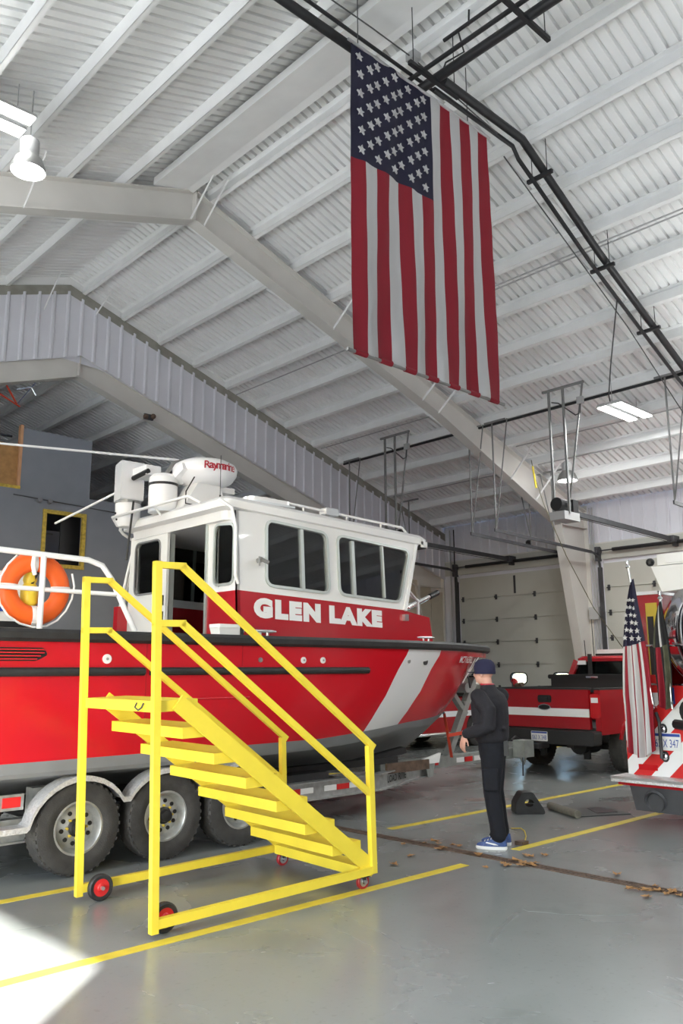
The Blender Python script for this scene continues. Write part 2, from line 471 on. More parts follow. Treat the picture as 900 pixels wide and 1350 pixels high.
# wide smooth plate under the ridge and the ridge angle
b = B(); xa, xb = 6.02, 6.62; za, zb = zdeck(xa)-.17, zdeck(xb)-.20
b.hexa([(xa, YN, za-.012), (xb, YN, zb-.012), (xb, YF-.1, zb-.012), (xa, YF-.1, za-.012), (xa, YN, za), (xb, YN, zb), (xb, YF-.1, zb), (xa, YF-.1, za)])
b.box((xa, YN, za), (xa+.012, YF-.1, za+.12))
on(b, 'ridge_plate', 'steel_white', ce, 'wide smooth white plate under the ridge')
on(B().box((6.62, YN, zdeck(6.7)-.22), (6.66, YF-.1, zdeck(6.7)-.02)).box((6.62, YN, zdeck(6.7)-.23), (6.76, YF-.1, zdeck(6.7)-.215)), 'ridge_angle', 'steel_white', ce)
# conduits clipped under some purlins
for x, y0, y1 in ((10.95, -2, 10.6), (11.02, -2, 10.6), (11.0, 11, 15.3), (15.35, 3, 10.5), (16.2, 3, 10.5), (13.6, 11, 15.2), (16.25, 11, 15.2)):
    on(B().tube([(x, y0, zdeck(x)-.235), (x, y1, zdeck(x)-.235)], .013, 6), 'conduit', 'cable_grey', ce)
for x, y0, y1 in ((14.4, 2.5, 15.2),):
    on(B().tube([(x, y0, zdeck(x)-.24), (x, y1, zdeck(x)-.24)], .03, 6), 'black_pipe', 'black_pipe', ce)

# ---- tapered steel frames
def frame(name, yf, rx, zt, xl, xr, label, dep=(.53, .50, .86), fw=.24, cols=True, col_in=(17.28, 18.45)):
    root = struct(name, label)
    def half(sg, xe):
        span = abs(xe-rx); xk = rx+sg*(span-1.25)
        pts = [(rx, zt, dep[0]), (rx+sg*span*.52, zt-SL*span*.52, dep[1]), (xk, zt-SL*(span-1.25), dep[2])]
        top = [(x, z) for x, z, d in pts]+[(xe-sg*.05, zt-SL*(span-.05))]
        bot = [(x, z-d) for x, z, d in pts]
        poly = top+[(xe-sg*.05, bot[-1][1]-.35)]+bot[::-1]
        wb = B().prism(poly, (0, yf-.006, 0), (1, 0, 0), (0, 0, 1), (0, .012, 0))
        o = on(wb, 'rafter_web', 'frame_paint', root)
        fb = B()
        for k in range(len(bot)-1): fb.bar((bot[k][0], yf, bot[k][1]), (bot[k+1][0], yf, bot[k+1][1]), fw, .018, (0, 0, 1))
        on(fb, 'bottom_flange', 'frame_paint', root)
        tb = B()
        for k in range(len(top)-1): tb.bar((top[k][0], yf, top[k][1]-.008), (top[k+1][0], yf, top[k+1][1]-.008), fw, .016, (0, 0, 1))
        on(tb, 'top_flange', 'frame_paint', root)
        if cols:
            zk = bot[-1][1]; xi, x0 = bot[-1][0], xe-sg*.2
            cb = B().prism([(xi, zk), (x0, 0), (xe-sg*.05, 0), (xe-sg*.05, zk-.2), (xe-sg*.05, zk+.3)], (0, yf-.009, 0), (1, 0, 0), (0, 0, 1), (0, .018, 0))
            on(cb, 'column_web', 'frame_paint', root)
            on(B().bar((xi, yf, zk), (x0, yf, 0), fw, .02, (sg, 0, 0)), 'column_flange', 'frame_paint', root)
            on(B().bar((xe-sg*.05, yf, zk+.6), (xe-sg*.05, yf, 0), fw, .02, (sg, 0, 0)), 'column_flange', 'frame_paint', root)
            st = B().bar((xi, yf-.06, zk), (xe-sg*.05, yf-.06, zk+.02), .1, .014).bar((xi, yf+.06, zk), (xe-sg*.05, yf+.06, zk+.02), .1, .014)
            on(st, 'knee_stiffener', 'frame_paint', root)
    half(1, xr); half(-1, xl)
    on(B().box((rx-.014, yf-fw/2, zt-dep[0]-.02), (rx+.014, yf+fw/2, zt+.0)), 'ridge_end_plate', 'frame_paint', root)
    return root
fr1 = frame('steel_frame', YF, RX, 9.55, XB, XD, 'tapered beige steel frame crossing the hall')
fr0 = frame('steel_frame', 1.6, RX, 9.55, XB, XD, 'tapered beige steel frame nearer the open door')
fr2 = frame('steel_frame', YW+.16, 7.15, 8.14, XB, XD, 'lower steel frame under the gable sheeting', dep=(.46, .46, .7))
# flange braces
for x, sg in ((6.72, -1), (6.98, -1), (9.9, -1), (12.4, -1), (12.9, -1), (15.4, -1), (16.4, -1), (4.0, -1), (9.0, 1), (13.3, 1)):
    zb = 9.55-SL*abs(x-RX)-.52-(.2 if x > 15 else 0)
    on(B().bar((x, YF+sg*.10, zb), (x, YF+sg*.78, zdeck(x)-.2), .04, .012, (1, 0, 0)), 'flange_brace', 'steel_white', fr1)
for x in (6.3, 7.4):
    zb = 8.1-SL*abs(x-7.15)-.3
    on(B().bar((x, YW+.0, zb+1.35), (x, YW-.7, zdeck(x)-.18), .04, .012, (1, 0, 0)), 'flange_brace', 'steel_white', fr2)

# ---- gable sheeting above the lower building
wl = struct('wall_end', 'pale grey ribbed metal gable sheeting')
def ribbed(par, p0, ax, nrm, width, ztop, zbot, m, name='wall_panel', pitch=.305, rib=.034, per=3):
    """vertical ribbed sheets along ax; ztop/zbot are functions of the run"""
    p0, ax, nrm = Vector(p0), Vector(ax), Vector(nrm)
    npan = int(math.ceil(width/(pitch*per)))
    for i in range(npan):
        a0 = i*pitch*per; prof = []
        for k in range(per):
            a = a0+k*pitch
            prof += [(a, 0), (a+pitch-.09, 0), (a+pitch-.065, rib), (a+pitch-.025, rib), (a+pitch, 0)]
        cut = []
        for a, h in prof:
            if a > width: cut.append((width, h)); break
            cut.append((a, h))
        bot = [p0+ax*a+nrm*h+Vector((0, 0, zbot(a))) for a, h in cut]
        top = [p0+ax*a+nrm*h+Vector((0, 0, max(ztop(a), zbot(a)+.01))) for a, h in cut]
        if all((t-u).z < .03 for t, u in zip(top, bot)): continue
        bk = [q-nrm*(.02+rib) for q in (bot[0], bot[-1], top[-1], top[0])]
        b = B().rings([bot, top], cap=False, closed=False); b.quad(*bk)
        b.build(name, m, par)
ribbed(wl, (XD, YW, 0), (-1, 0, 0), (0, -1, 0), XD-XB, lambda a: zdeck(XD-a)-.34, lambda a: 8.10-SL*abs(XD-a-7.15), 'wall_sheet')
b = B()
for sg, xe in ((1, XD), (-1, XB)):
    b.hexa([(RX, YW-.02, ZD-.40), (xe, YW-.02, zdeck(xe)-.40), (xe, YW+.06, zdeck(xe)-.40), (RX, YW+.06, ZD-.40),
            (RX, YW-.02, ZD-.20), (xe, YW-.02, zdeck(xe)-.20), (xe, YW+.06, zdeck(xe)-.20), (RX, YW+.06, ZD-.20)])
cl_ = B()
for sg, xe in ((1, XD+.1), (-1, XB-.1)):
    cl_.hexa([(RX, YW+.062, ZD-.45), (xe, YW+.062, zdeck(xe)-.45), (xe, YW+.09, zdeck(xe)-.45), (RX, YW+.09, ZD-.45),
            (RX, YW+.062, ZD+.12), (xe, YW+.062, zdeck(xe)+.12), (xe, YW+.09, zdeck(xe)+.12), (RX, YW+.09, ZD+.12)])
on(cl_, 'closure_strip', 'steel_white', wl)
on(b, 'rake_channel', 'rake', wl, 'dark channel along the top of the gable sheeting')
on(B().box((XB, YW+.05, 0), (RX-.01, YW+.08, 0.01)), 'base_channel', 'rake', wl)
# stub wall in the corner by the doors
wc = struct('wall_corner', 'tan boarded corner wall beside the doors')
for k in range(3):
    on(B().box((16.95+k*.57, YW+.1, 0), (17.505+k*.57, YW+.16, 4.2-k*.14)), 'wall_board', 'tan_wall', wc)
on(B().box((17.48, YW+.05, 0), (17.56, YW+.1, 4.2)), 'batten', 'frame_paint', wc)

# ---- the lower building behind: roof, far wall
PR2 = [7.5+.92*k for k in range(12)]; PL2 = [6.6-.92*k for k in range(12)]
c2 = roof('ceiling', 7.15, 8.38, YW+.25, 27, XB, XD, 'low dim roof of the building beyond', PR2, PL2, 'deck_white', grow=1)
wf = struct('wall_far', 'far end wall of the dim building beyond')
on(B().box((XB, 26.9, 0), (XD, 27.0, 8.0)), 'wall_panel', 'wall_sheet', wf)
ws = struct('wall_side', 'side wall of the dim building beyond')
on(B().box((XD, YW, 0), (XD+.12, 27, 4.9)), 'wall_panel', 'wall_sheet', ws)
on(B().box((XB-.12, YW, 0), (XB, 27, 4.9)), 'wall_panel', 'wall_sheet', ws)

# ---- door wall
DOORS = ((11.12, 14.88), (6.55, 10.36), (1.95, 5.75), (-2.6, 1.2))
DH = 4.27
wr = struct('wall_right', 'pale ribbed metal wall with the overhead doors')
EZ = zdeck(XD)-.02
ribbed(wr, (XD, YN, 0), (0, 1, 0), (-1, 0, 0), YW-YN, lambda a: EZ, lambda a: DH+.45, 'wall_sheet')
on(B().box((XD+.03, YN, DH), (XD+.1, YW+.25, EZ+.12)), 'outer_sheet', 'wall_sheet', wr)
on(B().box((XD-.05, YW+.06, 4.0), (XD+.12, YW+.24, EZ+.16)), 'corner_seal', 'wall_sheet', wr)  # added block that stops daylight leaking in at the eave corner
edges = [YN]+[v for d in sorted(DOORS) for v in d]+[YW]
for k in range(0, len(edges), 2):
    on(B().box((XD-.02, edges[k], 0), (XD+.1, edges[k+1], DH+.46)), 'wall_panel', 'wall_sheet', wr)
on(B().box((XD-.04, YN, DH+.10), (XD+.03, YW, DH+.5)), 'header_board', 'door_paint', wr)
on(B().box((XD-.05, YN, DH+.49), (XD-.0, YW, DH+.52)), 'header_trim', 'frame_paint', wr)
for yy in (10.55, 10.62, 15.15, 15.0):
    on(B().tube([(XD-.07, yy, .1), (XD-.07, yy, EZ-.1)], .02, 6), 'conduit', 'cable_grey' if yy != 15.0 else 'black_pipe', wr)
on(B().box((XD-.16, 10.50, 2.9), (XD-.04, 10.75, 3.2)), 'junction_box', 'cable_grey', wr)
on(B().sphere((XD-.16, 12.4, 5.0), .085, 10, 6), 'alarm_bell', 'black', wr)

def sectional_door(name, y0, y1, label):
    d = struct(name, label)
    yc = (y0+y1)/2; ph = DH/7
    for k in range(7):
        z0, z1 = k*ph+.010, (k+1)*ph-.010
        holes = []
        wys = (yc-1.3, yc, yc+1.3)
        if k == 2:
            for wy in wys: holes.append(rrect(wy-.24-y0, 1.345-z0, wy+.24-y0, 1.595-z0, .09, 3))
        p = sheet([(0.0, 0), (y1-y0, 0), (y1-y0, z1-z0), (0, z1-z0)], holes, (XD-.02, y0, z0), (0, 1, 0), (0, 0, 1), .032)
        z2, z3 = k*ph, (k+1)*ph
        h2 = [[(q[0], q[1]+z0-z2) for q in h] for h in holes]
        p2 = sheet([(0.0, 0), (y1-y0, 0), (y1-y0, z3-z2), (0, z3-z2)], h2, (XD+.012, y0, z2), (0, 1, 0), (0, 0, 1), .038)
        n0 = len(p.v); p.v += p2.v; p.f += [tuple(n0+i for i in f) for f in p2.f]
        o = on(p, 'door_panel', 'door_paint', d)
        if k == 2:
            for wy in wys:
                lp = rrect(wy-.24, 1.345, wy+.24, 1.595, .09, 3)
                f = on(ring_frame(lp, (XD-.02, 0, 0), (0, 1, 0), (0, 0, 1), .035, -.015, .06), 'window_frame', 'black_plastic', o)
                on(B().prism(lp, (XD+.03, 0, 0), (0, 1, 0), (0, 0, 1), (.006, 0, 0)), 'pane', 'clear_glass', o)
        if k:
            for hy in (y0+.12, yc-.62, yc+.62, y1-.12):
                on(B().box((XD-.045, hy-.03, k*ph-.07), (XD-.0205, hy+.03, k*ph+.07)).cyl((XD-.05, hy-.045, k*ph), (XD-.05, hy+.045, k*ph), .016, n=6), 'hinge', 'dark_steel', o)
    on(B().box((XD-.034, yc-.03, 3.72), (XD-.0205, yc+.03, 4.2)), 'top_bracket', 'dark_steel', d)
    # tracks, shaft and springs
    for yy, s in ((y0-.06, -1), (y1+.06, 1)):
        t = B().box((XD-.13, yy-.035, 0), (XD-.02, yy+.035, DH-.1))
        arc = [(XD-.07-(.35-.35*math.cos(a)), yy, DH-.1+.35*math.sin(a)) for a in [PI/2*k/6 for k in range(7)]]
        t.tube(arc, .03, 6)
        t.bar((XD-.42, yy, DH+.25), (14.3, yy, DH+.36), .03, .07)
        on(t, 'door_track', 'dark_steel', d)
        on(B().cyl((XD-.16, yy-.07*s, DH+.3), (XD-.16, yy+.0*s, DH+.3), .10, n=14).box((XD-.2, yy-.03, DH+.05), (XD-.02, yy+.05, DH+.4)), 'cable_drum', 'dark_steel', d)
    on(B().cyl((XD-.16, y0-.1, DH+.3), (XD-.16, y1+.1, DH+.3), .018, n=8), 'torsion_shaft', 'dark_steel', d)
    on(B().cyl((XD-.16, y0+.35, DH+.3), (XD-.16, yc-.06, DH+.3), .045, n=10), 'torsion_spring', 'black', d)
    on(B().cyl((XD-.16, yc+.06, DH+.3), (XD-.16, y1-.35, DH+.3), .045, n=10), 'torsion_spring', 'black', d)
    on(B().box((XD-.2, yc-.04, DH+.2), (XD-.03, yc+.04, DH+.42)), 'spring_bracket', 'dark_steel', d)
    return d
sectional_door('door_1', *DOORS[0], 'beige overhead door behind the boat')
sectional_door('door_2', *DOORS[1], 'beige overhead door behind the fire truck')
for k, (a, c) in enumerate(DOORS[2:]):
    sectional_door('door_%d' % (k+3), a, c, 'beige overhead door further along the wall')

# ---- back wall with the open door the daylight comes through, near wall
wb_ = struct('wall_back', 'back wall with the open daylight door')
OPEN = ((-2.12, 1.7), (2.55, 6.25))
e = [YN]+[v for d in OPEN for v in d]+[YW]
for k in range(0, len(e), 2):
    on(B().box((XB-.1, e[k], 0), (XB, e[k+1], DH)), 'wall_panel', 'wall_sheet', wb_)
on(B().box((XB-.1, YN, DH), (XB, YW, zdeck(XB)+.1)), 'wall_panel', 'wall_sheet', wb_)
wn = struct('wall_near', 'closed end wall of the hall')
on(B().prism([(XB, 0), (XD, 0), (XD, zdeck(XD)+.1), (RX, ZD+.1), (XB, zdeck(XB)+.1)], (0, YN, 0), (1, 0, 0), (0, 0, 1), (0, -.1, 0)), 'wall_panel', 'wall_sheet', wn)

# ---- grey two-storey room in the lower building
HY = 16.6
mz = struct('wall_mezzanine', 'grey painted two-storey room under the low roof')
lower = sheet([(2.0, 0), (12.5, 0), (12.5, 5.33), (2.0, 5.33)], [[(7.12, 3.9), (7.96, 3.9), (7.96, 4.99), (7.12, 4.99)]], (0, HY+.12, 0), (1, 0, 0), (0, 0, 1), .12)
on(lower, 'wall_board', 'house_grey', mz)
on(B().box((12.4, HY+.12, 0), (12.5, HY+4, 5.33)), 'wall_board', 'house_grey', mz)
on(B().box((2, HY, 5.33), (12.5, HY+4.1, 5.40)), 'ledge', 'house_grey', mz)
on(B().box((6.56, HY+.05, 5.40), (8.1, HY+.15, 6.72)).box((8.0, HY+.15, 5.40), (8.1, HY+4, 6.72)), 'upper_wall', 'house_grey', mz)
on(B().box((6.50, HY+.04, 5.40), (6.56, HY+.16, 6.78)), 'wood_edge', 'wood_edge', mz)
on(B().box((5.6, HY+.10, 5.45), (6.50, HY+.13, 6.35)), 'plywood_sheet', 'plywood', mz)
on(B().box((5.0, HY+.02, 5.40), (6.56, HY+.10, 5.47)), 'door_sill', 'frame_yellow', mz)
for z in (6.45, 6.62): on(B().tube([(4.5, HY+.5, z), (6.5, HY+.5, z)], .025, 6), 'guard_rail', 'dark_steel', mz)
wfm = B()
wfm.box((7.06, HY-.03, 3.84), (7.14, HY+.05, 5.05)).box((7.94, HY-.03, 3.84), (8.02, HY+.05, 5.05)).box((7.14, HY-.03, 3.84), (7.94, HY+.05, 3.92)).box((7.14, HY-.03, 4.97), (7.94, HY+.05, 5.05))
on(wfm, 'window_frame', 'frame_yellow', mz, 'worn yellow wooden window frame')
on(B().box((7.60, HY+.3, 3.85), (8.1, HY+.34, 5.1)), 'inner_board', 'black', mz)
on(B().box((6.6, HY+.9, 3.6), (8.6, HY+.95, 4.2)), 'inner_shelf', 'interior', mz)
on(B().box((6.5, HY+.9, 4.68), (7.7, HY+.94, 4.71)), 'inner_bar', 'cable_grey', mz)
for dx in (0, .22): on(B().cyl((6.95+dx, HY-.02, 5.2), (6.95+dx, HY-.10, 5.22), .05, n=10), 'wall_lamp', 'interior_grey', mz)
on(B().tube([(6.4, HY-.06, 5.26), (8.8, HY-.06, 5.16)], .012, 5), 'cable', 'cable', mz)
# ================================================================== things under the roof
def tube_light(label, x0, x1, yc, z, wd=.48, group=None, cable=None, power=160, up=0.0):
    t = thing('fluorescent_light', label, 'light', ((x0+x1)/2, yc, z), 0, group)
    hb = B()
    for s in (-1, 1):
        c = yc+s*wd*.30
        hb.prism([(-wd*.2, 0), (wd*.2, 0), (wd*.13, .06), (-wd*.13, .06)], (x0, c, z), (0, 1, 0), (0, 0, 1), (x1-x0, 0, 0))
    hb.box((x0+.05, yc-.08, z+.03), (x1-.05, yc+.08, z+.07))
    on(hb, 'housing', 'alu', t)
    for s in (-1, 1):
        c = yc+s*wd*.30
        on(B().box((x0+.02, c-wd*.17, z-.018), (x1-.02, c+wd*.17, z-.002)), 'tube_panel', 'tube_light', t)
    for xx in (x0+.15, x1-.15):
        on(B().tube([(xx, yc, z+.06), (xx, yc, zdeck(xx)-.03)], .006, 5), 'hanging_wire', 'cable_grey', t)
    if cable: on(B().tube(cable, .012, 6), 'power_cord', 'cable', t)
    ld = bpy.data.lights.new('tube_glow', 'AREA'); ld.shape = 'RECTANGLE'; ld.size = x1-x0; ld.size_y = wd*.9; ld.energy = power*(1-up)*LAMP; ld.color = (.96, 1, .99)
    lo = bpy.data.objects.new('tube_glow', ld); C.objects.link(lo); lo.parent = t; lo.location = (0, 0, -.03)
    if not up: return t  # only the added fill lights also shine upwards
    ud = bpy.data.lights.new('fill_uplight', 'AREA'); ud.shape = 'RECTANGLE'; ud.size = x1-x0; ud.size_y = wd*.5; ud.energy = power*up*LAMP; ud.color = (.96, 1, .99)
    uo = bpy.data.objects.new('fill_uplight', ud); C.objects.link(uo); uo.parent = t; uo.location = (0, 0, .09); uo.rotation_euler = (PI, 0, 0)
    return t
tube_light('twin-tube fluorescent light with black cord hanging over the pickup', 13.93, 15.20, 7.42, 6.6, .52,
           cable=[(14.0, 7.42, 6.68), (13.97, 7.42, 6.8), (13.7, 7.2, 7.25), (12.2, 6.25, 7.55), (11.9, 6.05, 7.65)])
tube_light('twin-tube fluorescent light beside the dome lamp', 2.1, 3.3, 8.85, 8.0, .5, power=22)
for x, y in ((-1.5, 5.5), (1.0, 13.2), (2.2, 1.0), (9.6, 0.6), (12.6, 3.7), (17.0, 5.4), (-2.6, 9.5), (6.0, -4.5), (-2.0, -3.5)):  # added lamps out of view, hung low to brighten the ceiling
    tube_light('added fluorescent fill light hung low out of view to brighten the ceiling', x-.62, x+.62, y, 5.2, .5, group='added fill lights out of view', power=170, up=.42)
def high_bay(label, x, y, z, r=.2, power=70):
    t = thing('high_bay_lamp', label, 'lamp', (x, y, z))
    on(B().lathe((x, y, z), (0, 0, 1), [(r, 0), (r*.97, .06), (r*.8, .15), (r*.5, .22), (r*.46, .21), (r*.74, .14), (r*.93, .05), (r*.96, 0)], 24, loop=True), 'reflector', 'grey_steel', t, smooth=40)
    on(B().lathe((x, y, z+.2), (0, 0, 1), [(.10, 0), (.11, .03), (.11, .2), (.06, .24)], 16), 'ballast_housing', 'cable_grey', t, smooth=40)
    on(B().lathe((x, y, z+.03), (0, 0, 1), [(.001, -.015), (r*.80, -.015), (r*.88, .02), (.001, .03)], 20), 'bulb', 'bulb', t)
    on(B().tube([(x, y, z+.42), (x, y, zdeck(x)-.03)], .008, 5), 'hanging_rod', 'cable_grey', t)
    ld = bpy.data.lights.new('bay_glow', 'POINT'); ld.energy = power*LAMP; ld.shadow_soft_size = .12
    lo = bpy.data.objects.new('bay_glow', ld); C.objects.link(lo); lo.parent = t; lo.location = (0, 0, -.16)
high_bay('round dome lamp hanging by the left roof slope', 3.36, 8.94, 7.5)
high_bay('small round dome lamp hanging by the tapered column', 15.7, 9.45, 5.75, .22, 45)

# ---- black radiant heater tubing
ht = thing('heater_tubing', 'black radiant heater tubes slung under the roof above the hanging flag', 'heater', (6.9, 5.7, 8.6))
on(B().tube([(4.62, 5.95, 8.72), (7.35, 5.95, 8.72)], .055, 10), 'heater_tube', 'black_pipe', ht, smooth=40)
on(B().tube([(4.62, 5.86, 8.82), (7.35, 5.86, 8.82)], .022, 8), 'gas_pipe', 'black_pipe', ht)
PB = [(7.0, 5.58, 8.72), (8.62, 5.57, 8.70), (8.74, 5.57, 8.64), (10.80, 5.74, 7.92), (13.9, 5.93, 6.91), (17.6, 6.05, 5.72)]
on(B().tube(PB, .055, 10), 'heater_tube', 'black_pipe', ht, smooth=40)
on(B().tube([(p[0]-.02, p[1]+.14, p[2]-.12 if k > 1 else p[2]-.04) for k, p in enumerate(PB)], .03, 8), 'heater_tube', 'black_pipe', ht, smooth=40)
on(B().tube([(6.90, 5.95, 8.72), (6.90, -3.5, 8.72)], .06, 10), 'heater_tube', 'black_pipe', ht, smooth=40)
on(B().tube([(6.70, 5.9, 8.74), (6.70, -3.5, 8.74)], .028, 8), 'heater_tube', 'black_pipe', ht)
on(B().tube([(6.55, 5.2, 8.78), (6.55, -3.5, 8.78)], .022, 8), 'gas_pipe', 'black_pipe', ht)
def hanger(x, y, z, ax):
    b = B()
    if ax == 'x': b.bar((x-.45, y, z), (x+.45, y, z), .05, .05)
    else: b.bar((x, y-.2, z), (x, y+.2, z), .05, .05)
    d = .38 if ax == 'x' else .12
    for s in (-1, 1):
        px, py_ = (x+s*d, y) if ax == 'x' else (x, y+s*d)
        b.tube([(px, py_, z), (px, py_, zdeck(px)-.03)], .006, 4)
    on(b, 'pipe_hanger', 'black_pipe', ht)
hanger(6.85, 4.3, 8.66, 'x'); hanger(6.85, 5.6, 8.66, 'x'); hanger(6.85, 1.2, 8.66, 'x')
for x, y, z in ((9.15, 5.66, 8.47), (11.0, 5.8, 7.8), (12.6, 5.9, 7.28), (15.6, 6.0, 6.3)): hanger(x, y, z-.05, 'y')
on(B().box((6.63, 5.72, 8.95), (6.75, 5.86, 9.05)), 'junction_box', 'cable_grey', ht)
on(B().tube([(5.3, 5.9, 9.1), (6.0, 5.8, 9.0), (6.7, 5.8, 9.0), (7.6, 5.6, 8.6), (8.1, 5.6, 8.55)], .009, 5), 'loose_cable', 'cable', ht)
on(B().tube([(7.05, 5.2, 9.5), (7.1, 5.25, 9.35), (6.95, 5.3, 9.22), (7.12, 5.35, 9.05), (6.95, 5.5, 8.9), (6.98, 5.6, 8.8)], .012, 6), 'loose_cable', 'black_pipe', ht)
gw = B().tube([(8.25, 5.62, 8.3), (11.55, 5.75, 6.95), (13.6, 5.85, 5.95), (17.4, 6.1, 4.5)], .009, 5)
tag(gw.build('flag_rope', 'cable'), 'thin grey rope running down from the flag to the wall', 'rope')

# ---- garage door openers with their hanging struts
def opener(label, yc, group=None):
    t = thing('door_opener', label, 'door opener', (13.9, yc, 4.45))
    on(B().box((13.62, yc-.16, 4.50), (14.16, yc+.16, 4.66)), 'base_plate', 'cable_grey', t)
    on(B().cyl((13.66, yc, 4.80), (13.98, yc, 4.80), .12, n=16).cyl((13.60, yc, 4.80), (13.66, yc, 4.80), .13, n=16), 'motor', 'black', t, smooth=40)
    on(B().box((13.98, yc-.14, 4.66), (14.16, yc+.14, 4.92)), 'gear_box', 'black_plastic', t)
    on(B().bar((14.1, yc, 4.70), (18.45, yc, 4.62), .05, .10), 'rail', 'dark_steel', t)
    on(B().tube([(14.1, yc, 4.62), (18.3, yc, 4.54)], .008, 5), 'chain', 'dark_steel', t)
    on(B().box((18.3, yc-.08, 4.55), (18.6, yc+.08, 4.70)), 'wall_bracket', 'dark_steel', t)
    zt = zdeck(14.0)-.22
    on(B().bar((13.8, yc-.62, zt), (13.8, yc+.30, zt), .045, .045), 'angle_top', 'strut', t)
    for dy in (-.16, .16):
        on(B().bar((13.8, yc+dy, zt), (13.8, yc+dy, 4.62), .04, .04, (1, 0, 0)), 'strut', 'strut', t)
    on(B().bar((13.8, yc-.6, zt), (13.95, yc-.1, 4.95), .035, .02, (1, 0, 0)), 'diagonal_strut', 'strut', t)
    on(B().tube([(13.8, yc+.1, zt-.25), (13.8, yc-.05, zt-.3), (13.82, yc-.4, zt-.62), (13.82, yc-.5, zt-.6), (13.82, yc-.52, zt-.35)], .013, 6), 'power_cord', 'cable', t)
    on(B().box((13.78, yc-.58, zt-.42), (13.86, yc-.46, zt-.28)), 'outlet_box', 'cable_grey', t)
opener('black door opener motor on hanging struts beside the tapered column', 8.46)
opener('door opener hanging behind the boat cabin', 12.98)
# hangers that carry the horizontal door tracks
def track_hanger(x, y, lean, label):
    t = thing('track_hanger', label, 'hanger', (x, y, 4.6), 0, 'steel hangers of the door tracks')
    zt = zdeck(x)-.22
    on(B().bar((x, y-.35, zt), (x, y+.2, zt), .04, .04), 'angle_top', 'strut', t)
    on(B().bar((x, y, zt), (x, y, DH+.36), .026, .026, (1, 0, 0)), 'strut', 'strut', t)
    on(B().bar((x, y+lean, zt), (x+.02, y, DH+.42), .024, .014, (1, 0, 0)), 'diagonal_strut', 'strut', t)
for x in (14.35, 16.6):
    for y0, y1 in DOORS[:2]:
        for yy in (y0-.06, y1+.06):
            track_hanger(x, yy, -.4 if x < 15 else .3, 'galvanised %s hanger of the %s track of the overhead door behind the %s' % (
                'rear' if x < 15 else 'front', 'column-side' if abs(yy-YF) < 1 else 'far-jamb', 'boat' if y0 > 11 else 'fire truck'))
# yellow-tipped pull cord hanging by the main frame
pc = thing('air_line', 'yellow air line dangling past the tapered column', 'hose', (16.0, 10.1, 2.0))
on(B().tube([(15.55, 10.25, 6.35), (15.58, 10.2, 5.95), (15.75, 10.1, 5.3), (16.2, 9.9, 4.2), (16.9, 9.7, 3.05), (17.6, 9.5, 2.25), (17.9, 9.45, 2.0)], .009, 6), 'hose', 'air_hose', pc)
on(B().cyl((15.56, 10.23, 6.2), (15.60, 10.19, 5.7), .022, n=8), 'reel_end', 'yellow', pc)
# hanging straps under the low frame
hs = thing('cargo_straps', 'orange and dark straps hooked under the low steel frame', 'straps', (5.9, 16.0, 6.9))
on(B().bar((5.75, 16.0, 7.55), (6.15, 16.05, 7.0), .05, .01), 'orange_strap', 'strap_red', hs)
on(B().bar((5.6, 16.0, 7.2), (6.2, 16.02, 6.95), .05, .01), 'orange_strap', 'strap_red', hs)
on(B().bar((6.15, 16.05, 7.0), (6.55, 16.05, 7.62), .03, .01), 'dark_strap', 'shoe_blue', hs)
on(B().tube([(6.1, 16.0, 7.28), (6.4, 16.0, 7.4), (6.5, 16.0, 7.25)], .02, 6), 'hook', 'alu', hs)
el = thing('emergency_light', 'small dark twin-head emergency light clamped under the low steel frame', 'light', (8.75, 15.4, 6.9))
on(B().sphere((8.68, 15.38, 7.12), .06, 10, 6).sphere((8.86, 15.38, 7.16), .06, 10, 6), 'lamp_head', 'rust', el)
on(B().box((8.66, 15.40, 7.08), (8.88, 15.46, 7.20)), 'bracket', 'dark_steel', el)

# ---- the big flag, hung by its hoist edge: 13 stripes and the canton with 50 stars
FY, FX0, FX1, FZ0, FZ1 = 5.75, 5.605, 8.07, 4.92, 8.57
fg = thing('flag', 'large American flag with canton and vertical stripes hanging from the roof', 'flag', ((FX0+FX1)/2, FY, FZ0))
def fold(u, v):                              # u along width 0..1, v down 0..1
    a = .014*math.sin(u*13*PI+2.0*math.sin(v*3))+.020*math.sin(u*21+v*4)*(.3+v)+.010*math.sin(v*34+u*17)*(.25+math.sin(u*13*PI)**2*.75)
    return FY+a
def flag_patch(u0, u1, v0, v1, nu, nv, off=0.0):
    rows = []
    for j in range(nv+1):
        v = v0+(v1-v0)*j/nv; row = []
        for i in range(nu+1):
            u = u0+(u1-u0)*i/nu
            x = FX0+(FX1-FX0)*u+.016*v*math.sin(u*9+v*5); row.append((x, fold(u, v)+off, FZ1-(FZ1-FZ0)*v-.03*math.sin(u*PI)*v*0))
        rows.append(row)
    b = B(); b.rings(rows, cap=False, closed=False)
    b2 = [[(p[0], p[1]+.006, p[2]) for p in r] for r in rows]; b.rings(b2, cap=False, closed=False)
    return b
W13 = 1/13
for k in range(13):
    v0 = .385 if k < 7 else 0.0
    on(flag_patch(k*W13, (k+1)*W13, v0, 1.0, 5, 60), 'stripe', 'flag_red' if k % 2 == 0 else 'flag_white', fg, smooth=60)
on(flag_patch(0, 7*W13, 0, .385, 36, 40), 'canton', 'flag_blue', fg, 'dark blue canton with white stars', smooth=60)
star0 = None
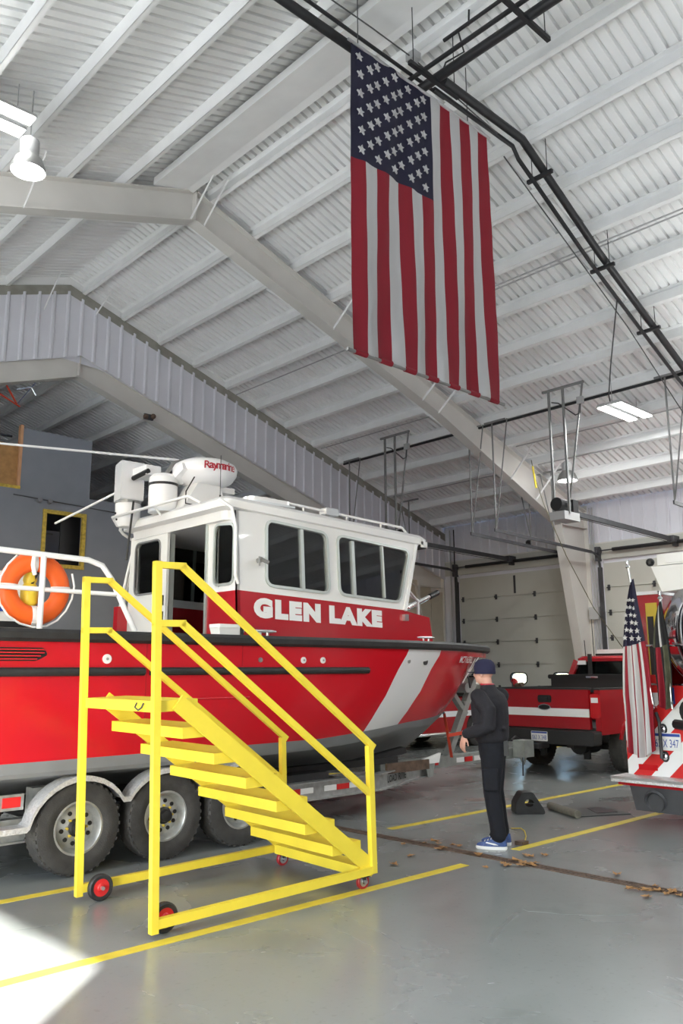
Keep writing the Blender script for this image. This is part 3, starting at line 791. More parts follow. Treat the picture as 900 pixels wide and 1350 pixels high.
for c in range(9):
    n = 6 if c % 2 == 0 else 5
    for j in range(n):
        u = 7*W13*(c+1)/10.0*1.0; v = .385*((j*2+1+(0 if n == 6 else 1)))/12.0
        x = FX0+(FX1-FX0)*u; z = FZ1-(FZ1-FZ0)*v; y = fold(u, v)-.022
        if star0 is None:
            pts = []
            for q in range(10):
                r = .055 if q % 2 == 0 else .022; a = PI/2+q*PI/5; pts.append((r*math.cos(a), r*math.sin(a)))
            star0 = B().prism(pts, (0, 0, 0), (1, 0, 0), (0, 0, 1), (0, .02, 0)).build('star', 'flag_white', fg, local=True)
            star0.matrix_local = WM[fg].inverted() @ Matrix.Translation((x, y, z))
        else:
            share(star0, fg, WM[fg].inverted() @ Matrix.Translation((x, y, z)))
on(B().tube([(FX0-.05, FY, FZ1), (FX1+.06, FY, FZ1)], .018, 8), 'top_rod', 'alu', fg)
on(B().tube([(FX0-.10, FY, FZ0-.005), (FX1+.12, FY, FZ0-.005)], .02, 8), 'bottom_rod', 'grey_steel', fg)
for k in range(0, 13, 2):
    on(B().tube([(FX0+(FX1-FX0)*(k*W13+.004), FY, FZ0), (FX0+(FX1-FX0)*((k+1)*W13-.004), FY, FZ0)], .032, 8), 'rod_sleeve', 'flag_red', fg)
for xx in (FX0+.1, FX1-.4): on(B().tube([(xx, FY, FZ1), (xx, FY, zdeck(xx)-.1)], .006, 4), 'hanging_wire', 'cable', fg)
# ================================================================== fire boat
BY = 8.25                                    # centre line
bt = thing('fire_boat', 'red and white aluminium fire boat with pilothouse on a trailer', 'boat', (5.5, BY, .5))
def hull_paint():
    m = bpy.data.materials.new('hull_paint'); m.use_nodes = True
    n = m.node_tree; L = n.links; b = n.nodes['Principled BSDF']
    ge = n.nodes.new('ShaderNodeNewGeometry'); sp = n.nodes.new('ShaderNodeSeparateXYZ')
    tc = n.nodes.new('ShaderNodeTexCoord'); L.new(tc.outputs['Object'], sp.inputs[0])
    def math_(op, a, c=None):
        k = n.nodes.new('ShaderNodeMath'); k.operation = op
        for i, q in enumerate((a, c)):
            if q is None: continue
            if isinstance(q, (int, float)): k.inputs[i].default_value = q
            else: L.new(q, k.inputs[i])
        return k.outputs[0]
    X, Y, Z = (math_('ADD', sp.outputs[0], 5.5), sp.outputs[1], math_('ADD', sp.outputs[2], .5))
    # slanted white band: its front edge leans forward with height
    lean = math_('SUBTRACT', X, math_('MULTIPLY', math_('SUBTRACT', Z, 1.0), .72))
    band = math_('MULTIPLY', math_('GREATER_THAN', lean, 6.93), math_('LESS_THAN', lean, 7.66))
    low = math_('LESS_THAN', Z, math_('ADD', .96, math_('MULTIPLY', math_('MAXIMUM', math_('SUBTRACT', X, 6.2), 0), .05)))
    def mix(f, a, c):
        k = n.nodes.new('ShaderNodeMix'); k.data_type = 'RGBA'; L.new(f, k.inputs[0])
        for i, q in ((6, a), (7, c)):
            if isinstance(q, tuple): k.inputs[i].default_value = (*q, 1)
            else: L.new(q, k.inputs[i])
        return k.outputs[2]
    nz = n.nodes.new('ShaderNodeTexNoise'); nz.inputs['Scale'].default_value = 3; L.new(tc.outputs['Object'], nz.inputs['Vector'])
    grey = mix(nz.outputs[0], (.16, .165, .17), (.25, .255, .265))
    c = mix(band, (.56, .008, .018), (.72, .72, .73))
    c = mix(low, c, grey)
    L.new(c, b.inputs['Base Color'])
    r = n.nodes.new('ShaderNodeMapRange'); L.new(low, r.inputs[0]); r.inputs['To Min'].default_value = .26; r.inputs['To Max'].default_value = .5
    L.new(r.outputs[0], b.inputs['Roughness'])
    b.inputs['Coat Weight'].default_value = .15; b.inputs['Coat Roughness'].default_value = .08; b.inputs['Specular IOR Level'].default_value = .35
    return m
M['hull_paint'] = hull_paint()
#        X    sheer  knuckle chine  zchine zkeel
ST = [(1.2, 1.40, 1.40, 1.34, .84, .56), (3.0, 1.41, 1.41, 1.35, .84, .54), (5.0, 1.41, 1.41, 1.34, .84, .52), (6.4, 1.41, 1.39, 1.28, .86, .50),
      (7.2, 1.39, 1.33, 1.16, .90, .48), (7.9, 1.33, 1.22, .98, .96, .48), (8.5, 1.22, 1.08, .84, .96, .50), (9.0, 1.07, .90, .62, 1.03, .62),
      (9.45, .89, .69, .38, 1.14, .94), (9.85, .70, .46, .17, 1.40, 1.30), (10.2, .51, .28, .08, 1.57, 1.53), (10.5, .33, .14, .03, 1.76, 1.745), (10.75, .14, .04, .012, 1.93, 1.925)]
def lerp_st(x):
    for a, c in zip(ST, ST[1:]):
        if a[0] <= x <= c[0]:
            t = (x-a[0])/(c[0]-a[0]); return [p+(q-p)*t for p, q in zip(a, c)]
    return list(ST[-1] if x > 10 else ST[0])
def sheer_half(x): return lerp_st(x)[1]
def cubic(xs):
    out = []
    for x in xs:                              # Catmull-Rom through the stations
        i = 0
        while i < len(ST)-2 and ST[i+1][0] < x: i += 1
        p = [ST[max(i-1, 0)], ST[i], ST[i+1], ST[min(i+2, len(ST)-1)]]
        t = (x-p[1][0])/(p[2][0]-p[1][0]); r = [x]
        for k in range(1, 6):
            m1 = (p[2][k]-p[0][k])/(p[2][0]-p[0][0])*(p[2][0]-p[1][0]); m2 = (p[3][k]-p[1][k])/(p[3][0]-p[1][0])*(p[2][0]-p[1][0])
            r.append((2*t**3-3*t*t+1)*p[1][k]+(t**3-2*t*t+t)*m1+(-2*t**3+3*t*t)*p[2][k]+(t**3-t*t)*m2)
        out.append(r)
    return out
xs = [1.2+.2*k for k in range(26)]+[6.3+.1*k for k in range(45)]+[10.75]
CS = cubic(xs)
ZS = 1.99
rings = []
for x, bs, bk, c, zc, zk in CS:
    zm = zc+(ZS-zc)*.45
    half = [(bs, ZS), (bs*.985+bk*.015, ZS-.12), ((bs+bk)/2, (ZS+zm)/2), (bk, zm), (bk*.55+c*.45, (zm+zc)/2), (c, zc+.03), (c-.03*min(1, c*3), zc-.005), (c*.5, zc+(zk-zc)*.52), (0, zk)]
    rings.append([(x, BY-y, z) for y, z in half]+[(x, BY+y, z) for y, z in half[-2::-1]])
b = B().rings(rings, cap=False, closed=False)
n_ = len(rings[0]); b.f.append(tuple(range(n_)))
hull = on(b, 'hull', 'hull_paint', bt, 'red hull with grey bottom and slanted white band', smooth=30)
# gunwale fender and spray strips
def follow(x0, x1, z, out, rz, ry, name, m, par=bt, step=.15, side=-1, prof=None):
    k = max(2, int((x1-x0)/step)); rr = []
    for i in range(k+1):
        x = x0+(x1-x0)*i/k; st = cubic([min(x, 10.749)])[0]
        zm = st[4]+(ZS-st[4])*.45; t = max(0, min(1, (z-zm)/(ZS-zm))); y = st[2]+(st[1]-st[2])*t
        rr.append([(x, BY+side*(y+out+ry*math.cos(a)), z+rz*math.sin(a)) for a in [2*PI*j/8+PI/8 for j in range(8)]])
    return on(B().rings(rr), name, m, par, smooth=50)
CS_R = cubic([1.2+.2*k for k in range(26)]+[6.3+.1*k for k in range(45)]+[10.70, 10.75])
near = [Vector((q[0], BY-q[1], 0)) for q in CS_R]; far = [Vector((q[0], BY+q[1], 0)) for q in CS_R][::-1]
tip = [Vector((10.84, BY-.06, 0)), Vector((10.86, BY, 0)), Vector((10.84, BY+.06, 0))]
path = near+tip+far
sec = [(-.05, -.055), (.035, -.055), (.065, -.03), (.068, .02), (.045, .05), (-.05, .055)]
rr = []
for i, p in enumerate(path):
    t = path[min(i+1, len(path)-1)]-path[max(i-1, 0)]; t.normalize(); nn = Vector((t.y, -t.x, 0))
    rr.append([p+nn*a+Vector((0, 0, 1.995+h)) for a, h in sec])
on(B().rings(rr), 'gunwale_fender', 'rubber', bt, 'black rubber fender along the gunwale', smooth=35)
for x0, x1 in ((1.2, 3.94), (4.0, 6.86)): follow(x0, x1, 1.69, .012, .04, .035, 'rub_strip', 'rubber')
for x0, x1 in ((1.2, 3.94), (4.0, 6.86)): follow(x0, x1, 1.69, .012, .04, .035, 'rub_strip', 'rubber', side=1)
for xs_, z0_ in ((3.965, .98), (5.05, 1.74)): on(B().box((xs_, BY-1.414, z0_), (xs_+.006, BY-1.405, 1.95)), 'seam', 'truck_red', hull)
follow(4.35, 5.15, 1.43, .0, .012, .012, 'spray_rail', 'red')
# decks
b = B()
inner = [(x, max(sheer_half(x)-.02, .02)) for x in [5.1+.2*k for k in range(28)]+[10.72]]
ring = [(x, BY-y, 2.03) for x, y in inner]+[(x, BY+y, 2.03) for x, y in inner[::-1]]
b.rings([[(p[0], p[1], 1.98) for p in ring], ring])
on(b, 'foredeck', 'galv_dull', bt)
for s in (-1, 1):
    on(B().box((1.2, BY+s*1.38, 1.99), (5.1, BY+s*1.12, 2.035)), 'side_deck', 'galv_dull', bt)
    on(B().box((1.2, BY+s*1.14, 1.25), (5.1, BY+s*1.10, 1.995)), 'cockpit_liner', 'interior_grey', bt)
on(B().box((1.2, BY-1.36, 1.2), (5.2, BY+1.36, 1.26)), 'cockpit_sole', 'interior_grey', bt)
on(B().box((1.2, BY-1.36, 1.2), (1.26, BY+1.36, 2.0)), 'transom', 'red', bt)
# hull fittings on the near side
def disc(x, z, r, m, name='hull_fitting', y=None):
    st = cubic([x])[0]; yy = BY-st[1]+.0 if y is None else y
    o = on(B().cyl((x, yy+.01, z), (x, yy-.012, z), r, n=16), name, m, bt)
    on(B().cyl((x, yy-.012, z), (x, yy-.02, z), r*.3, n=8), 'screw', 'grey_steel', o)
for x, r, m in ((3.57, .042, 'white'), (5.86, .034, 'white'), (6.14, .034, 'white'), (5.28, .025, 'grey_steel')): disc(x, 1.80, r, m)
for x, z, r, m, yy in ((7.98, 1.80, .05, 'rubber', .07), (7.62, 1.80, .03, 'grey_steel', .035)):
    st = cubic([x])[0]; zm = st[4]+(ZS-st[4])*.45; t = (z-zm)/(ZS-zm); y = BY-(st[2]+(st[1]-st[2])*t)
    on(B().cyl((x, y+.03, z), (x+.004, y-.012, z), r, n=16), 'hull_fitting', m, bt)
# louvred engine vent
vt = on(B().prism(rpoly([(2.0, 1.78), (2.93, 1.78), (3.03, 1.83), (2.99, 1.89), (2.0, 1.89)], .02, 2), (0, BY-1.409, 0), (1, 0, 0), (0, 0, 1), (0, -.004, 0)), 'vent_recess', 'black', bt)
for k in range(4):
    on(B().box((2.0, BY-1.432, 1.790+k*.026), (2.93+.03*(k > 0)+.03*(k in (2, 3)), BY-1.412, 1.800+k*.026)), 'vent_slat', 'red', vt)
# bow numbers
def hull_y(x, z):
    q = cubic([x])[0]; bs, bk, c, zc = q[1:5]; zm = zc+(ZS-zc)*.45
    pr = [(ZS, bs), (ZS-.12, bs*.985+bk*.015), ((ZS+zm)/2, (bs+bk)/2), (zm, bk), ((zm+zc)/2, bk*.55+c*.45), (zc+.03, c)]
    for (z1, y1), (z0, y0) in zip(pr, pr[1:]):
        if z0 <= z <= z1: return y0+(y1-y0)*(z-z0)/(z1-z0)
    return bs
def side_frame(x, z):
    def P(xx, zz):
        return Vector((xx, BY-hull_y(xx, zz), zz))
    c = P(x, z); ax = (P(x+.3, z)-P(x-.3, z)).normalized(); ay = (P(x, z+.08)-P(x, z-.08)).normalized(); nn = ax.cross(ay).normalized()
    return c+nn*.035, ax, ay
c_, ax_, ay_ = side_frame(9.12, 1.84)
lettering('bow_number', 'MC7165RL', 'white_matte', bt, c_, ax_, ay_, .10, .58, bold=.02)
for dx, z0, z1 in ((9.30, 1.52, 1.86), (9.46, 1.6, 1.88)):
    c0, a0, u0 = side_frame(dx, z0); c1, a1, u1 = side_frame(dx+.22, z1)
    on(B().bar(c0, c1, .03, .006, a0.cross(u0)), 'bow_stripe', 'white', bt)

# ---- pilothouse
CY0, CY1 = 7.08, 9.42                        # outside faces at deck
XA, XF = 5.17, 7.76                          # aft wall, foot of the windscreen
ZB, ZT = 2.03, 3.40
TUM = .075                                   # side walls lean in by this at the top
def house_paint():
    m = bpy.data.materials.new('house_paint'); m.use_nodes = True
    n = m.node_tree; L = n.links; b = n.nodes['Principled BSDF']
    tc = n.nodes.new('ShaderNodeTexCoord'); sp = n.nodes.new('ShaderNodeSeparateXYZ'); L.new(tc.outputs['Object'], sp.inputs[0])
    k = n.nodes.new('ShaderNodeMath'); k.operation = 'MULTIPLY_ADD'; L.new(sp.outputs[0], k.inputs[0]); k.inputs[1].default_value = -.037; k.inputs[2].default_value = 2.02
    g = n.nodes.new('ShaderNodeMath'); g.operation = 'GREATER_THAN'; L.new(sp.outputs[2], g.inputs[0]); L.new(k.outputs[0], g.inputs[1])
    x = n.nodes.new('ShaderNodeMix'); x.data_type = 'RGBA'; L.new(g.outputs[0], x.inputs[0])
    x.inputs[6].default_value = (.42, .007, .016, 1); x.inputs[7].default_value = (.82, .82, .82, 1)
    L.new(x.outputs[2], b.inputs['Base Color']); b.inputs['Roughness'].default_value = .28; b.inputs['Coat Weight'].default_value = .3
    return m
M['house_paint'] = house_paint()
ph = on(B().box((XA+.02, CY0+.06, ZB), (XF, CY1-.06, ZB+.02)), 'cabin_sole', 'interior', bt)
axs = Vector((1, 0, 0)); ays = Vector((0, TUM/(ZT-ZB), 1))
def side_wall(near):
    oy = CY0 if near else CY1; ay = ays if near else Vector((0, -ays.y, 1))
    out = [(XA, ZB), (8.28, ZB), (8.24, 2.36), (XF, 2.43), (8.10, ZT), (XA, ZT)]
    w1 = rpoly([(5.57, 2.62), (6.47, 2.585), (6.46, 3.27), (5.59, 3.32)], .085)
    w2 = rpoly([(6.66, 2.585), (7.68, 2.545), (7.90, 3.20), (6.66, 3.265)], .085)
    o_ = Vector((0, oy, -0)) - ay*ZB + Vector((0, 0, ZB))
    th = -.035 if near else .035
    wall = on(sheet(out, [w1, w2], o_, axs, ay, th), 'side_wall', 'house_paint', bt)
    nz = axs.cross(ay).normalized(); sg = 1 if near else -1
    for wn_, w in enumerate((w1, w2)):
        f = on(ring_frame(w, o_, axs, ay, .03, -.02*sg, .022*sg), 'window_frame', 'window_frame', wall, smooth=40)
        on(B().prism(w, o_-nz*.012*sg, axs, ay, -nz*.006*sg), 'pane', 'glass', wall)
        xm = 6.09 if wn_ == 0 else 6.93
        mu = [xm] if wn_ == 0 else [6.90, 7.42]
        for q in mu:
            wd = .045 if q != 7.42 else .02
            zl = 2.60 if wn_ == 0 else 2.57; zh = 3.29 if wn_ == 0 else 3.235
            on(B().prism([(q-wd/2, zl), (q+wd/2, zl), (q+wd/2+.0, zh), (q-wd/2, zh)], o_+nz*.012*sg, axs, ay, -nz*.03*sg), 'mullion', 'window_frame', wall)
    return wall, o_
sw, so_ = side_wall(True); side_wall(False)
nz_ = axs.cross(ays).normalized()
P2 = lambda x, z: so_+axs*x+ays*z
lettering('boat_name', 'GLEN', 'white', bt, P2(5.86, 2.345)+nz_*.004, Vector((1, 0, -.028)), ays, .22, .96, bold=.085)
lettering('boat_name', 'LAKE', 'white', bt, P2(6.91, 2.318)+nz_*.004, Vector((1, 0, -.028)), ays, .21, .88, bold=.085)
# aft wall: near window, doorway with the sliding door drawn back, far door leaf
oa = Vector((XA, 0, 0)); ayv = Vector((0, 1, 0)); azv = Vector((0, 0, 1))
aft_out = [(CY0+.0, ZB), (7.70, ZB), (7.70, 3.33), (8.46, 3.33), (8.46, ZB), (CY1, ZB), (CY1-TUM, ZT), (CY0+TUM, ZT)]
wa = rpoly([(7.18, 2.62), (7.52, 2.62), (7.52, 3.27), (7.18, 3.24)], .07)
aw = on(sheet(aft_out, [wa], oa, ayv, azv, .035), 'aft_wall', 'house_paint', bt)
on(ring_frame(wa, oa, ayv, azv, .025, -.02, .02), 'window_frame', 'window_frame', aw, smooth=40)
on(B().prism(wa, oa+Vector((.01, 0, 0)), ayv, azv, (.006, 0, 0)), 'pane', 'glass', aw)
dw = rpoly([(8.60, 2.62), (9.16, 2.62), (9.16, 3.24), (8.60, 3.24)], .08)
dl = on(sheet([(8.44, ZB+.05), (9.33, ZB+.05), (9.30, 3.34), (8.44, 3.34)], [dw], Vector((XA-.055, 0, 0)), ayv, azv, .045), 'sliding_door', 'white_matte', bt)
on(ring_frame(dw, Vector((XA-.055, 0, 0)), ayv, azv, .02, -.012, .02), 'door_window_frame', 'interior_grey', dl, smooth=40)
on(B().prism(dw, (XA-.03, 0, 0), ayv, azv, (.006, 0, 0)), 'pane', 'glass', dl)
for z in (2.45, 2.26): on(B().box((XA-.075, 8.48, z), (XA-.052, 8.51, z+.12)), 'latch', 'black', dl)
on(B().box((XA-.02, 7.66, ZB), (XA+.05, 7.70, 3.35)).box((XA-.02, 8.44, ZB), (XA+.05, 8.47, 3.35)).box((XA-.02, 7.70, 3.33), (XA+.05, 8.44, 3.36)), 'door_frame', 'window_frame', bt)
# windscreen: raked forward, three panes
b0, b1 = Vector((XF, CY0, 2.43)), Vector((8.10, CY0+TUM, ZT))
for k in range(3):
    ya0 = CY0+.03+(CY1-CY0-.06)*k/3; ya1 = CY0+.03+(CY1-CY0-.06)*(k+1)/3
    on(B().hexa([(XF+.02, ya0+.05, 2.50), (XF+.02, ya1-.05, 2.50), (XF+.028, ya1-.05, 2.50), (XF+.028, ya0+.05, 2.50), (8.06, ya0+.07, 3.32), (8.06, ya1-.07, 3.32), (8.068, ya1-.07, 3.32), (8.068, ya0+.07, 3.32)]), 'windscreen_pane', 'glass', bt)
for k in range(4):
    yy = CY0+.03+(CY1-CY0-.06)*k/3
    yt = yy+(TUM if k == 0 else -TUM if k == 3 else 0)
    on(B().bar((XF, yy, 2.43), (8.10, yt, ZT), .08, .05, (1, 0, 0)), 'windscreen_post', 'white', bt)
on(B().box((XF-.02, CY0+.03, 2.40), (XF+.06, CY1-.03, 2.50)), 'windscreen_sill', 'white', bt)
# trunk in front of the windscreen
on(B().hexa([(XF, CY0+.04, ZB), (8.30, CY0+.04, ZB), (8.30, CY1-.04, ZB), (XF, CY1-.04, ZB), (XF, CY0+.04, 2.425), (8.26, CY0+.04, 2.36), (8.26, CY1-.04, 2.36), (XF, CY1-.04, 2.425)]), 'trunk', 'house_paint', bt)
# roof with rounded rim
def roof_ring(z, g, gx=0):
    return [(p[0], p[1], z) for p in rpoly([(5.0+g, CY0+.04+g), (8.30-g-gx, CY0+.04+g), (8.30-g-gx, CY1-.04-g), (5.0+g, CY1-.04-g)], .12, 4)]
def slope(rg): return [(x, y, z-(x-5.2)*.035) for x, y, z in rg]
on(B().rings([slope(roof_ring(ZT+.0, .06)), slope(roof_ring(ZT+.02, .0)), slope(roof_ring(ZT+.10, .0)), slope(roof_ring(ZT+.145, .05)), slope(roof_ring(ZT+.175, .25))]), 'cabin_roof', 'white', bt, smooth=40)
# fill between wall tops and the roof
on(B().rings([slope(roof_ring(ZT-.10+.035*0, .10, .12)), slope(roof_ring(ZT+.05, .08, .10))]), 'roof_soffit', 'white', bt)
# grab rails, roof rails
def tube(name, pts, r=.018, m='white', par=None, n=8):
    return on(B().tube(pts, r, n), name, m, par or bt, smooth=50)
tube('corner_grab_rail', [(4.98, CY0+.12, 3.50), (5.06, CY0+.0, 3.40), (5.10, CY0-.02, 3.20), (5.10, CY0-.03, 2.68), (5.16, CY0-.0, 2.60)], .02)
for z0, yy in ((3.575, CY0+.16), (3.575, CY1-.16)):
    pts = [(5.55, yy, 3.53), (5.6, yy, z0+.03), (7.9, yy, 3.51+.02), (8.02, yy, 3.44)]
    tube('roof_rail', pts, .016)
    for x in (6.2, 6.9, 7.5): tube('rail_stanchion', [(x, yy, 3.45), (x, yy, 3.60-(x-5.6)*.03)], .012)
tube('aft_roof_rail', [(4.90, CY1-.15, 3.47), (4.80, CY1-.2, 3.56), (4.80, CY0+.45, 3.56), (4.9, CY0+.36, 3.49)], .018)
tube('aft_rail_stanchion', [(4.80, 8.25, 3.56), (4.9, 8.25, 3.46)], .014)
# tubular legs under the aft roof corner
tube('roof_leg', [(5.0, CY1-.06, 3.52), (5.02, CY1+.0, 3.45), (5.08, CY1+.03, 3.41), (5.25, CY1+.03, 3.32), (5.16, CY1+.03, 2.9), (5.0, CY1+.03, 2.05)], .02)
tube('roof_leg', [(5.30, CY1+.035, 3.28), (5.16, CY1+.035, 2.70), (5.08, CY1+.035, 2.05)], .018)
on(B().box((4.98, CY1-.10, 1.3), (5.165, CY1+.0, 2.48)), 'locker', 'red', bt)
on(B().cyl((5.42, CY0-.0, 2.86), (5.42, CY0-.06, 2.87), .03, n=10).cyl((5.42, CY0-.06, 2.87), (5.50, CY0-.08, 2.84), .022, n=8).cyl((5.40, CY0-.05, 2.9), (5.40, CY0-.05, 2.80), .012, n=6), 'horn', 'grey_steel', bt)
# cleats
def cleat(x, y):
    o = on(B().cyl((x-.05, y, 2.03), (x-.05, y, 2.09), .018, n=8).cyl((x+.05, y, 2.03), (x+.05, y, 2.09), .018, n=8).tube([(x-.17, y, 2.10), (x-.1, y, 2.10), (x+.1, y, 2.10), (x+.17, y, 2.10)], [.008, .018, .018, .008], 8), 'cleat', 'alu', bt, smooth=50)
cleat(5.42, 6.97); cleat(8.15, 7.09)
on(B().box((7.72, CY0-.03, 2.30), (7.79, CY0+.06, 2.38)), 'side_light', 'alu', bt)
fl_ = on(B().box((8.12, CY0+.05, 3.27), (8.26, CY0+.2, 3.37)), 'forward_lamp', 'black_plastic', bt)
on(B().box((8.26, CY0+.05, 3.275), (8.275, CY0+.2, 3.365)).box((8.14, CY0+.04, 3.28), (8.25, CY0+.05, 3.36)), 'lamp_lens', 'lens_white', fl_)
sl_ = on(B().box((6.55, CY0+.14, 3.535), (6.75, CY0+.24, 3.62)), 'search_light', 'alu', bt)
on(B().box((6.53, CY0+.13, 3.54), (6.55, CY0+.25, 3.61)), 'lamp_lens', 'lens_white', sl_)
wl_ = on(B().prism(rrect(5.42, 7.22, 6.02, 7.44, .08), (0, 0, 3.56), (1, 0, 0), (0, 1, 0), (0, 0, .05)), 'roof_light_bar', 'lens_white', bt)
on(B().box((5.40, 7.20, 3.535), (6.04, 7.46, 3.56)), 'light_base', 'alu', wl_)
# radar dome on its pedestal
rd = on(B().lathe((5.52, 8.3, 3.90), (0, 0, 1), [(.22, 0), (.33, .05), (.385, .13), (.395, .20), (.37, .25), (.28, .30), (.10, .325), (.01, .33)], 40), 'radar_dome', 'white', bt, smooth=40)
a_ = math.atan2(0-8.3, 0-5.52)+.52
ADV = (.95, .86, .82, 1.25, .86, .62, .42, .88, .86); acc = -sum(ADV)/2
for i, ch in enumerate('Raymarine'):
    an = a_+(acc+ADV[i]/2)*.136; acc += ADV[i]; rr_ = .404
    cpt = Vector((5.52+rr_*math.cos(an), 8.3+rr_*math.sin(an), 4.075)); ax = Vector((-math.sin(an), math.cos(an), 0))
    hgt = .092 if ch == 'R' else .070
    cpt.z += (.010 if ch == 'R' else -.018 if ch == 'y' else .012 if ch == 'i' else 0)
    if ch in 'yi': hgt = .090
    lettering('letter', ch, 'letter_red', rd, cpt, ax, (0, 0, 1), hgt, None, bold=.02)
on(B().prism([(-.34, 0), (.34, 0), (.2, .36), (-.12, .36)], (5.45, 8.15, 3.54), (1, 0, 0), (0, 0, 1), (0, .3, 0)), 'radar_pedestal', 'white_matte', bt)
on(B().box((5.5, 8.2, 3.84), (5.9, 8.4, 3.91)), 'radar_bracket', 'white_matte', bt)
# camera mast and deck gear on the aft roof
on(B().lathe((5.05, 8.47, 3.54), (0, 0, 1), [(.17, 0), (.17, .42), (.13, .46), (.02, .47)], 24), 'mast_drum', 'white', bt, smooth=40)
on(B().lathe((5.05, 8.47, 3.86), (0, 0, 1), [(.176, 0), (.176, .03)], 24), 'drum_band', 'black', bt)
mb = on(B().prism(rpoly([(-.17, 3.76), (.17, 3.76), (.17, 4.24), (-.17, 4.24)], .03), (4.80, 9.12, 0), (.25, .97, 0), (0, 0, 1), (.30, -.02, 0)), 'mast_box', 'white', bt)
on(B().box((4.9, 8.62, 4.02), (5.10, 9.1, 4.14)), 'mast_arm', 'white', bt)
on(B().tube([(4.92, 8.6, 4.06), (4.86, 8.85, 4.0), (4.95, 9.0, 4.05)], .03, 8), 'hose_loop', 'black', bt)
on(B().lathe((4.95, 9.12, 3.42), (0, 0, 1), [(.02, 0), (.11, .02), (.15, .09), (.155, .30), (.14, .34)], 24), 'camera_pod', 'white', bt, smooth=40)
on(B().lathe((4.95, 9.12, 3.73), (0, 0, 1), [(.16, 0), (.16, .03)], 24), 'pod_band', 'grey_steel', bt)
for dz, dy in ((3.56, -.05), (3.60, .02), (3.52, -.01)):
    on(B().cyl((4.82, 9.12+dy, dz), (4.79, 9.12+dy, dz), .014, n=8), 'pod_port', 'black', bt)
tube('whip_antenna', [(5.33, 8.6, 4.26), (1.3, 8.72, 3.93)], [.016, .009], 'white')
tube('antenna_mount', [(5.1, 8.55, 4.0), (5.25, 8.58, 4.2), (5.4, 8.6, 4.26)], .03, 'grey_steel')
tube('stub_antenna', [(4.98, 9.3, 3.96), (4.6, 10.4, 3.62)], .016, 'white')
tube('rod_antenna', [(4.88, 8.86, 3.72), (4.84, 8.90, 3.0)], .014, 'black')
tube('thin_antenna', [(5.35, 7.72, 3.55), (5.35, 7.72, 4.15)], .004, 'black')
tube('antenna_base', [(5.35, 7.72, 3.54), (5.35, 7.72, 3.68)], .011, 'black')
fb_ = on(B().prism([(0, 0), (.26, .13), (.23, .21), (-.02, .08)], (5.10, 8.40, 3.90), (.05, -1, 0), (0, 0, 1), (.16, .0, 0)), 'flood_lamp', 'white', bt)
tube('lamp_cable', [(5.18, 8.0, 3.92), (5.12, 8.08, 3.75), (5.10, 8.05, 3.6), (5.15, 7.9, 3.56), (5.3, 7.74, 3.57)], .008, 'black')
# cockpit rail on the near gunwale
rail = [(1.4, 6.95, 2.05), (1.45, 6.95, 2.69), (2.6, 6.95, 2.70), (3.40, 6.95, 2.68), (3.54, 6.95, 2.64), (3.64, 6.95, 2.52), (3.90, 6.95, 2.05)]
tube('cockpit_rail', rail, .026)
tube('mid_rail', [(1.42, 6.95, 2.40), (3.71, 6.95, 2.385)], .02)
tube('rail_post', [(2.99, 6.95, 2.03), (2.99, 6.95, 2.69)], .026)
tube('rail_post', [(2.1, 6.95, 2.03), (2.1, 6.95, 2.69)], .024)
tube('cockpit_rail', [(x, 9.55, z) for x, y, z in rail], .026)
tube('ring_bracket', [(2.92, 6.98, 2.69), (2.92, 7.0, 2.60), (2.95, 7.02, 2.52)], .02)
# bow rail and monitor
tube('bow_rail', [(8.42, 7.45, 2.03), (8.42, 7.45, 2.62), (8.34, 7.6, 2.72), (8.30, 8.25, 2.74), (8.34, 8.9, 2.72), (8.42, 9.05, 2.62), (8.42, 9.05, 2.03)], .02)
tube('bow_rail', [(8.42, 7.45, 2.60), (8.1, 7.3, 2.70), (7.98, 7.25, 2.78)], .016)
tube('rail_post', [(8.30, 8.0, 2.03), (8.30, 8.0, 2.73)], .016)
fm = on(B().lathe((8.3, 7.75, 2.36), (0, 0, 1), [(.09, 0), (.09, .06), (.06, .1), (.06, .2), (.09, .24), (.02, .28)], 14).sphere((8.18, 7.7, 2.52), .08, 10, 6).cyl((8.05, 7.66, 2.45), (8.2, 7.7, 2.55), .05, n=10), 'fire_monitor', 'truck_red', bt, smooth=45)
on(B().tube([(8.3, 7.75, 2.50), (8.55, 7.75, 2.55), (8.75, 7.75, 2.62), (9.15, 7.76, 2.77)], [.05, .05, .035, .03], 10), 'monitor_barrel', 'chrome', fm, smooth=45)
on(B().cyl((9.02, 7.757, 2.72), (9.2, 7.76, 2.79), .042, n=10), 'monitor_nozzle', 'black', fm)
# inside the pilothouse
on(B().box((7.15, 7.25, 2.05), (7.70, 9.25, 2.55)), 'console', 'interior', bt)
on(B().lathe((7.05, 8.7, 2.62), (-.5, 0, .8), [(.17, 0), (.19, .01), (.17, .02), (.15, .01)], 20, loop=True), 'steering_wheel', 'black', bt)
for y in (7.7, 8.75):
    on(B().box((6.25, y-.25, 2.3), (6.75, y+.25, 2.45)).box((6.18, y-.24, 2.4), (6.30, y+.24, 3.12)).cyl((6.5, y, 2.05), (6.5, y, 2.3), .06, n=10), 'helm_seat', 'black_plastic', bt)
tube('hanging_cord', [(6.74, 7.35, 3.3), (6.76, 7.35, 3.05), (6.83, 7.35, 2.98), (6.92, 7.35, 3.08), (6.98, 7.35, 3.25)], .012, 'black')
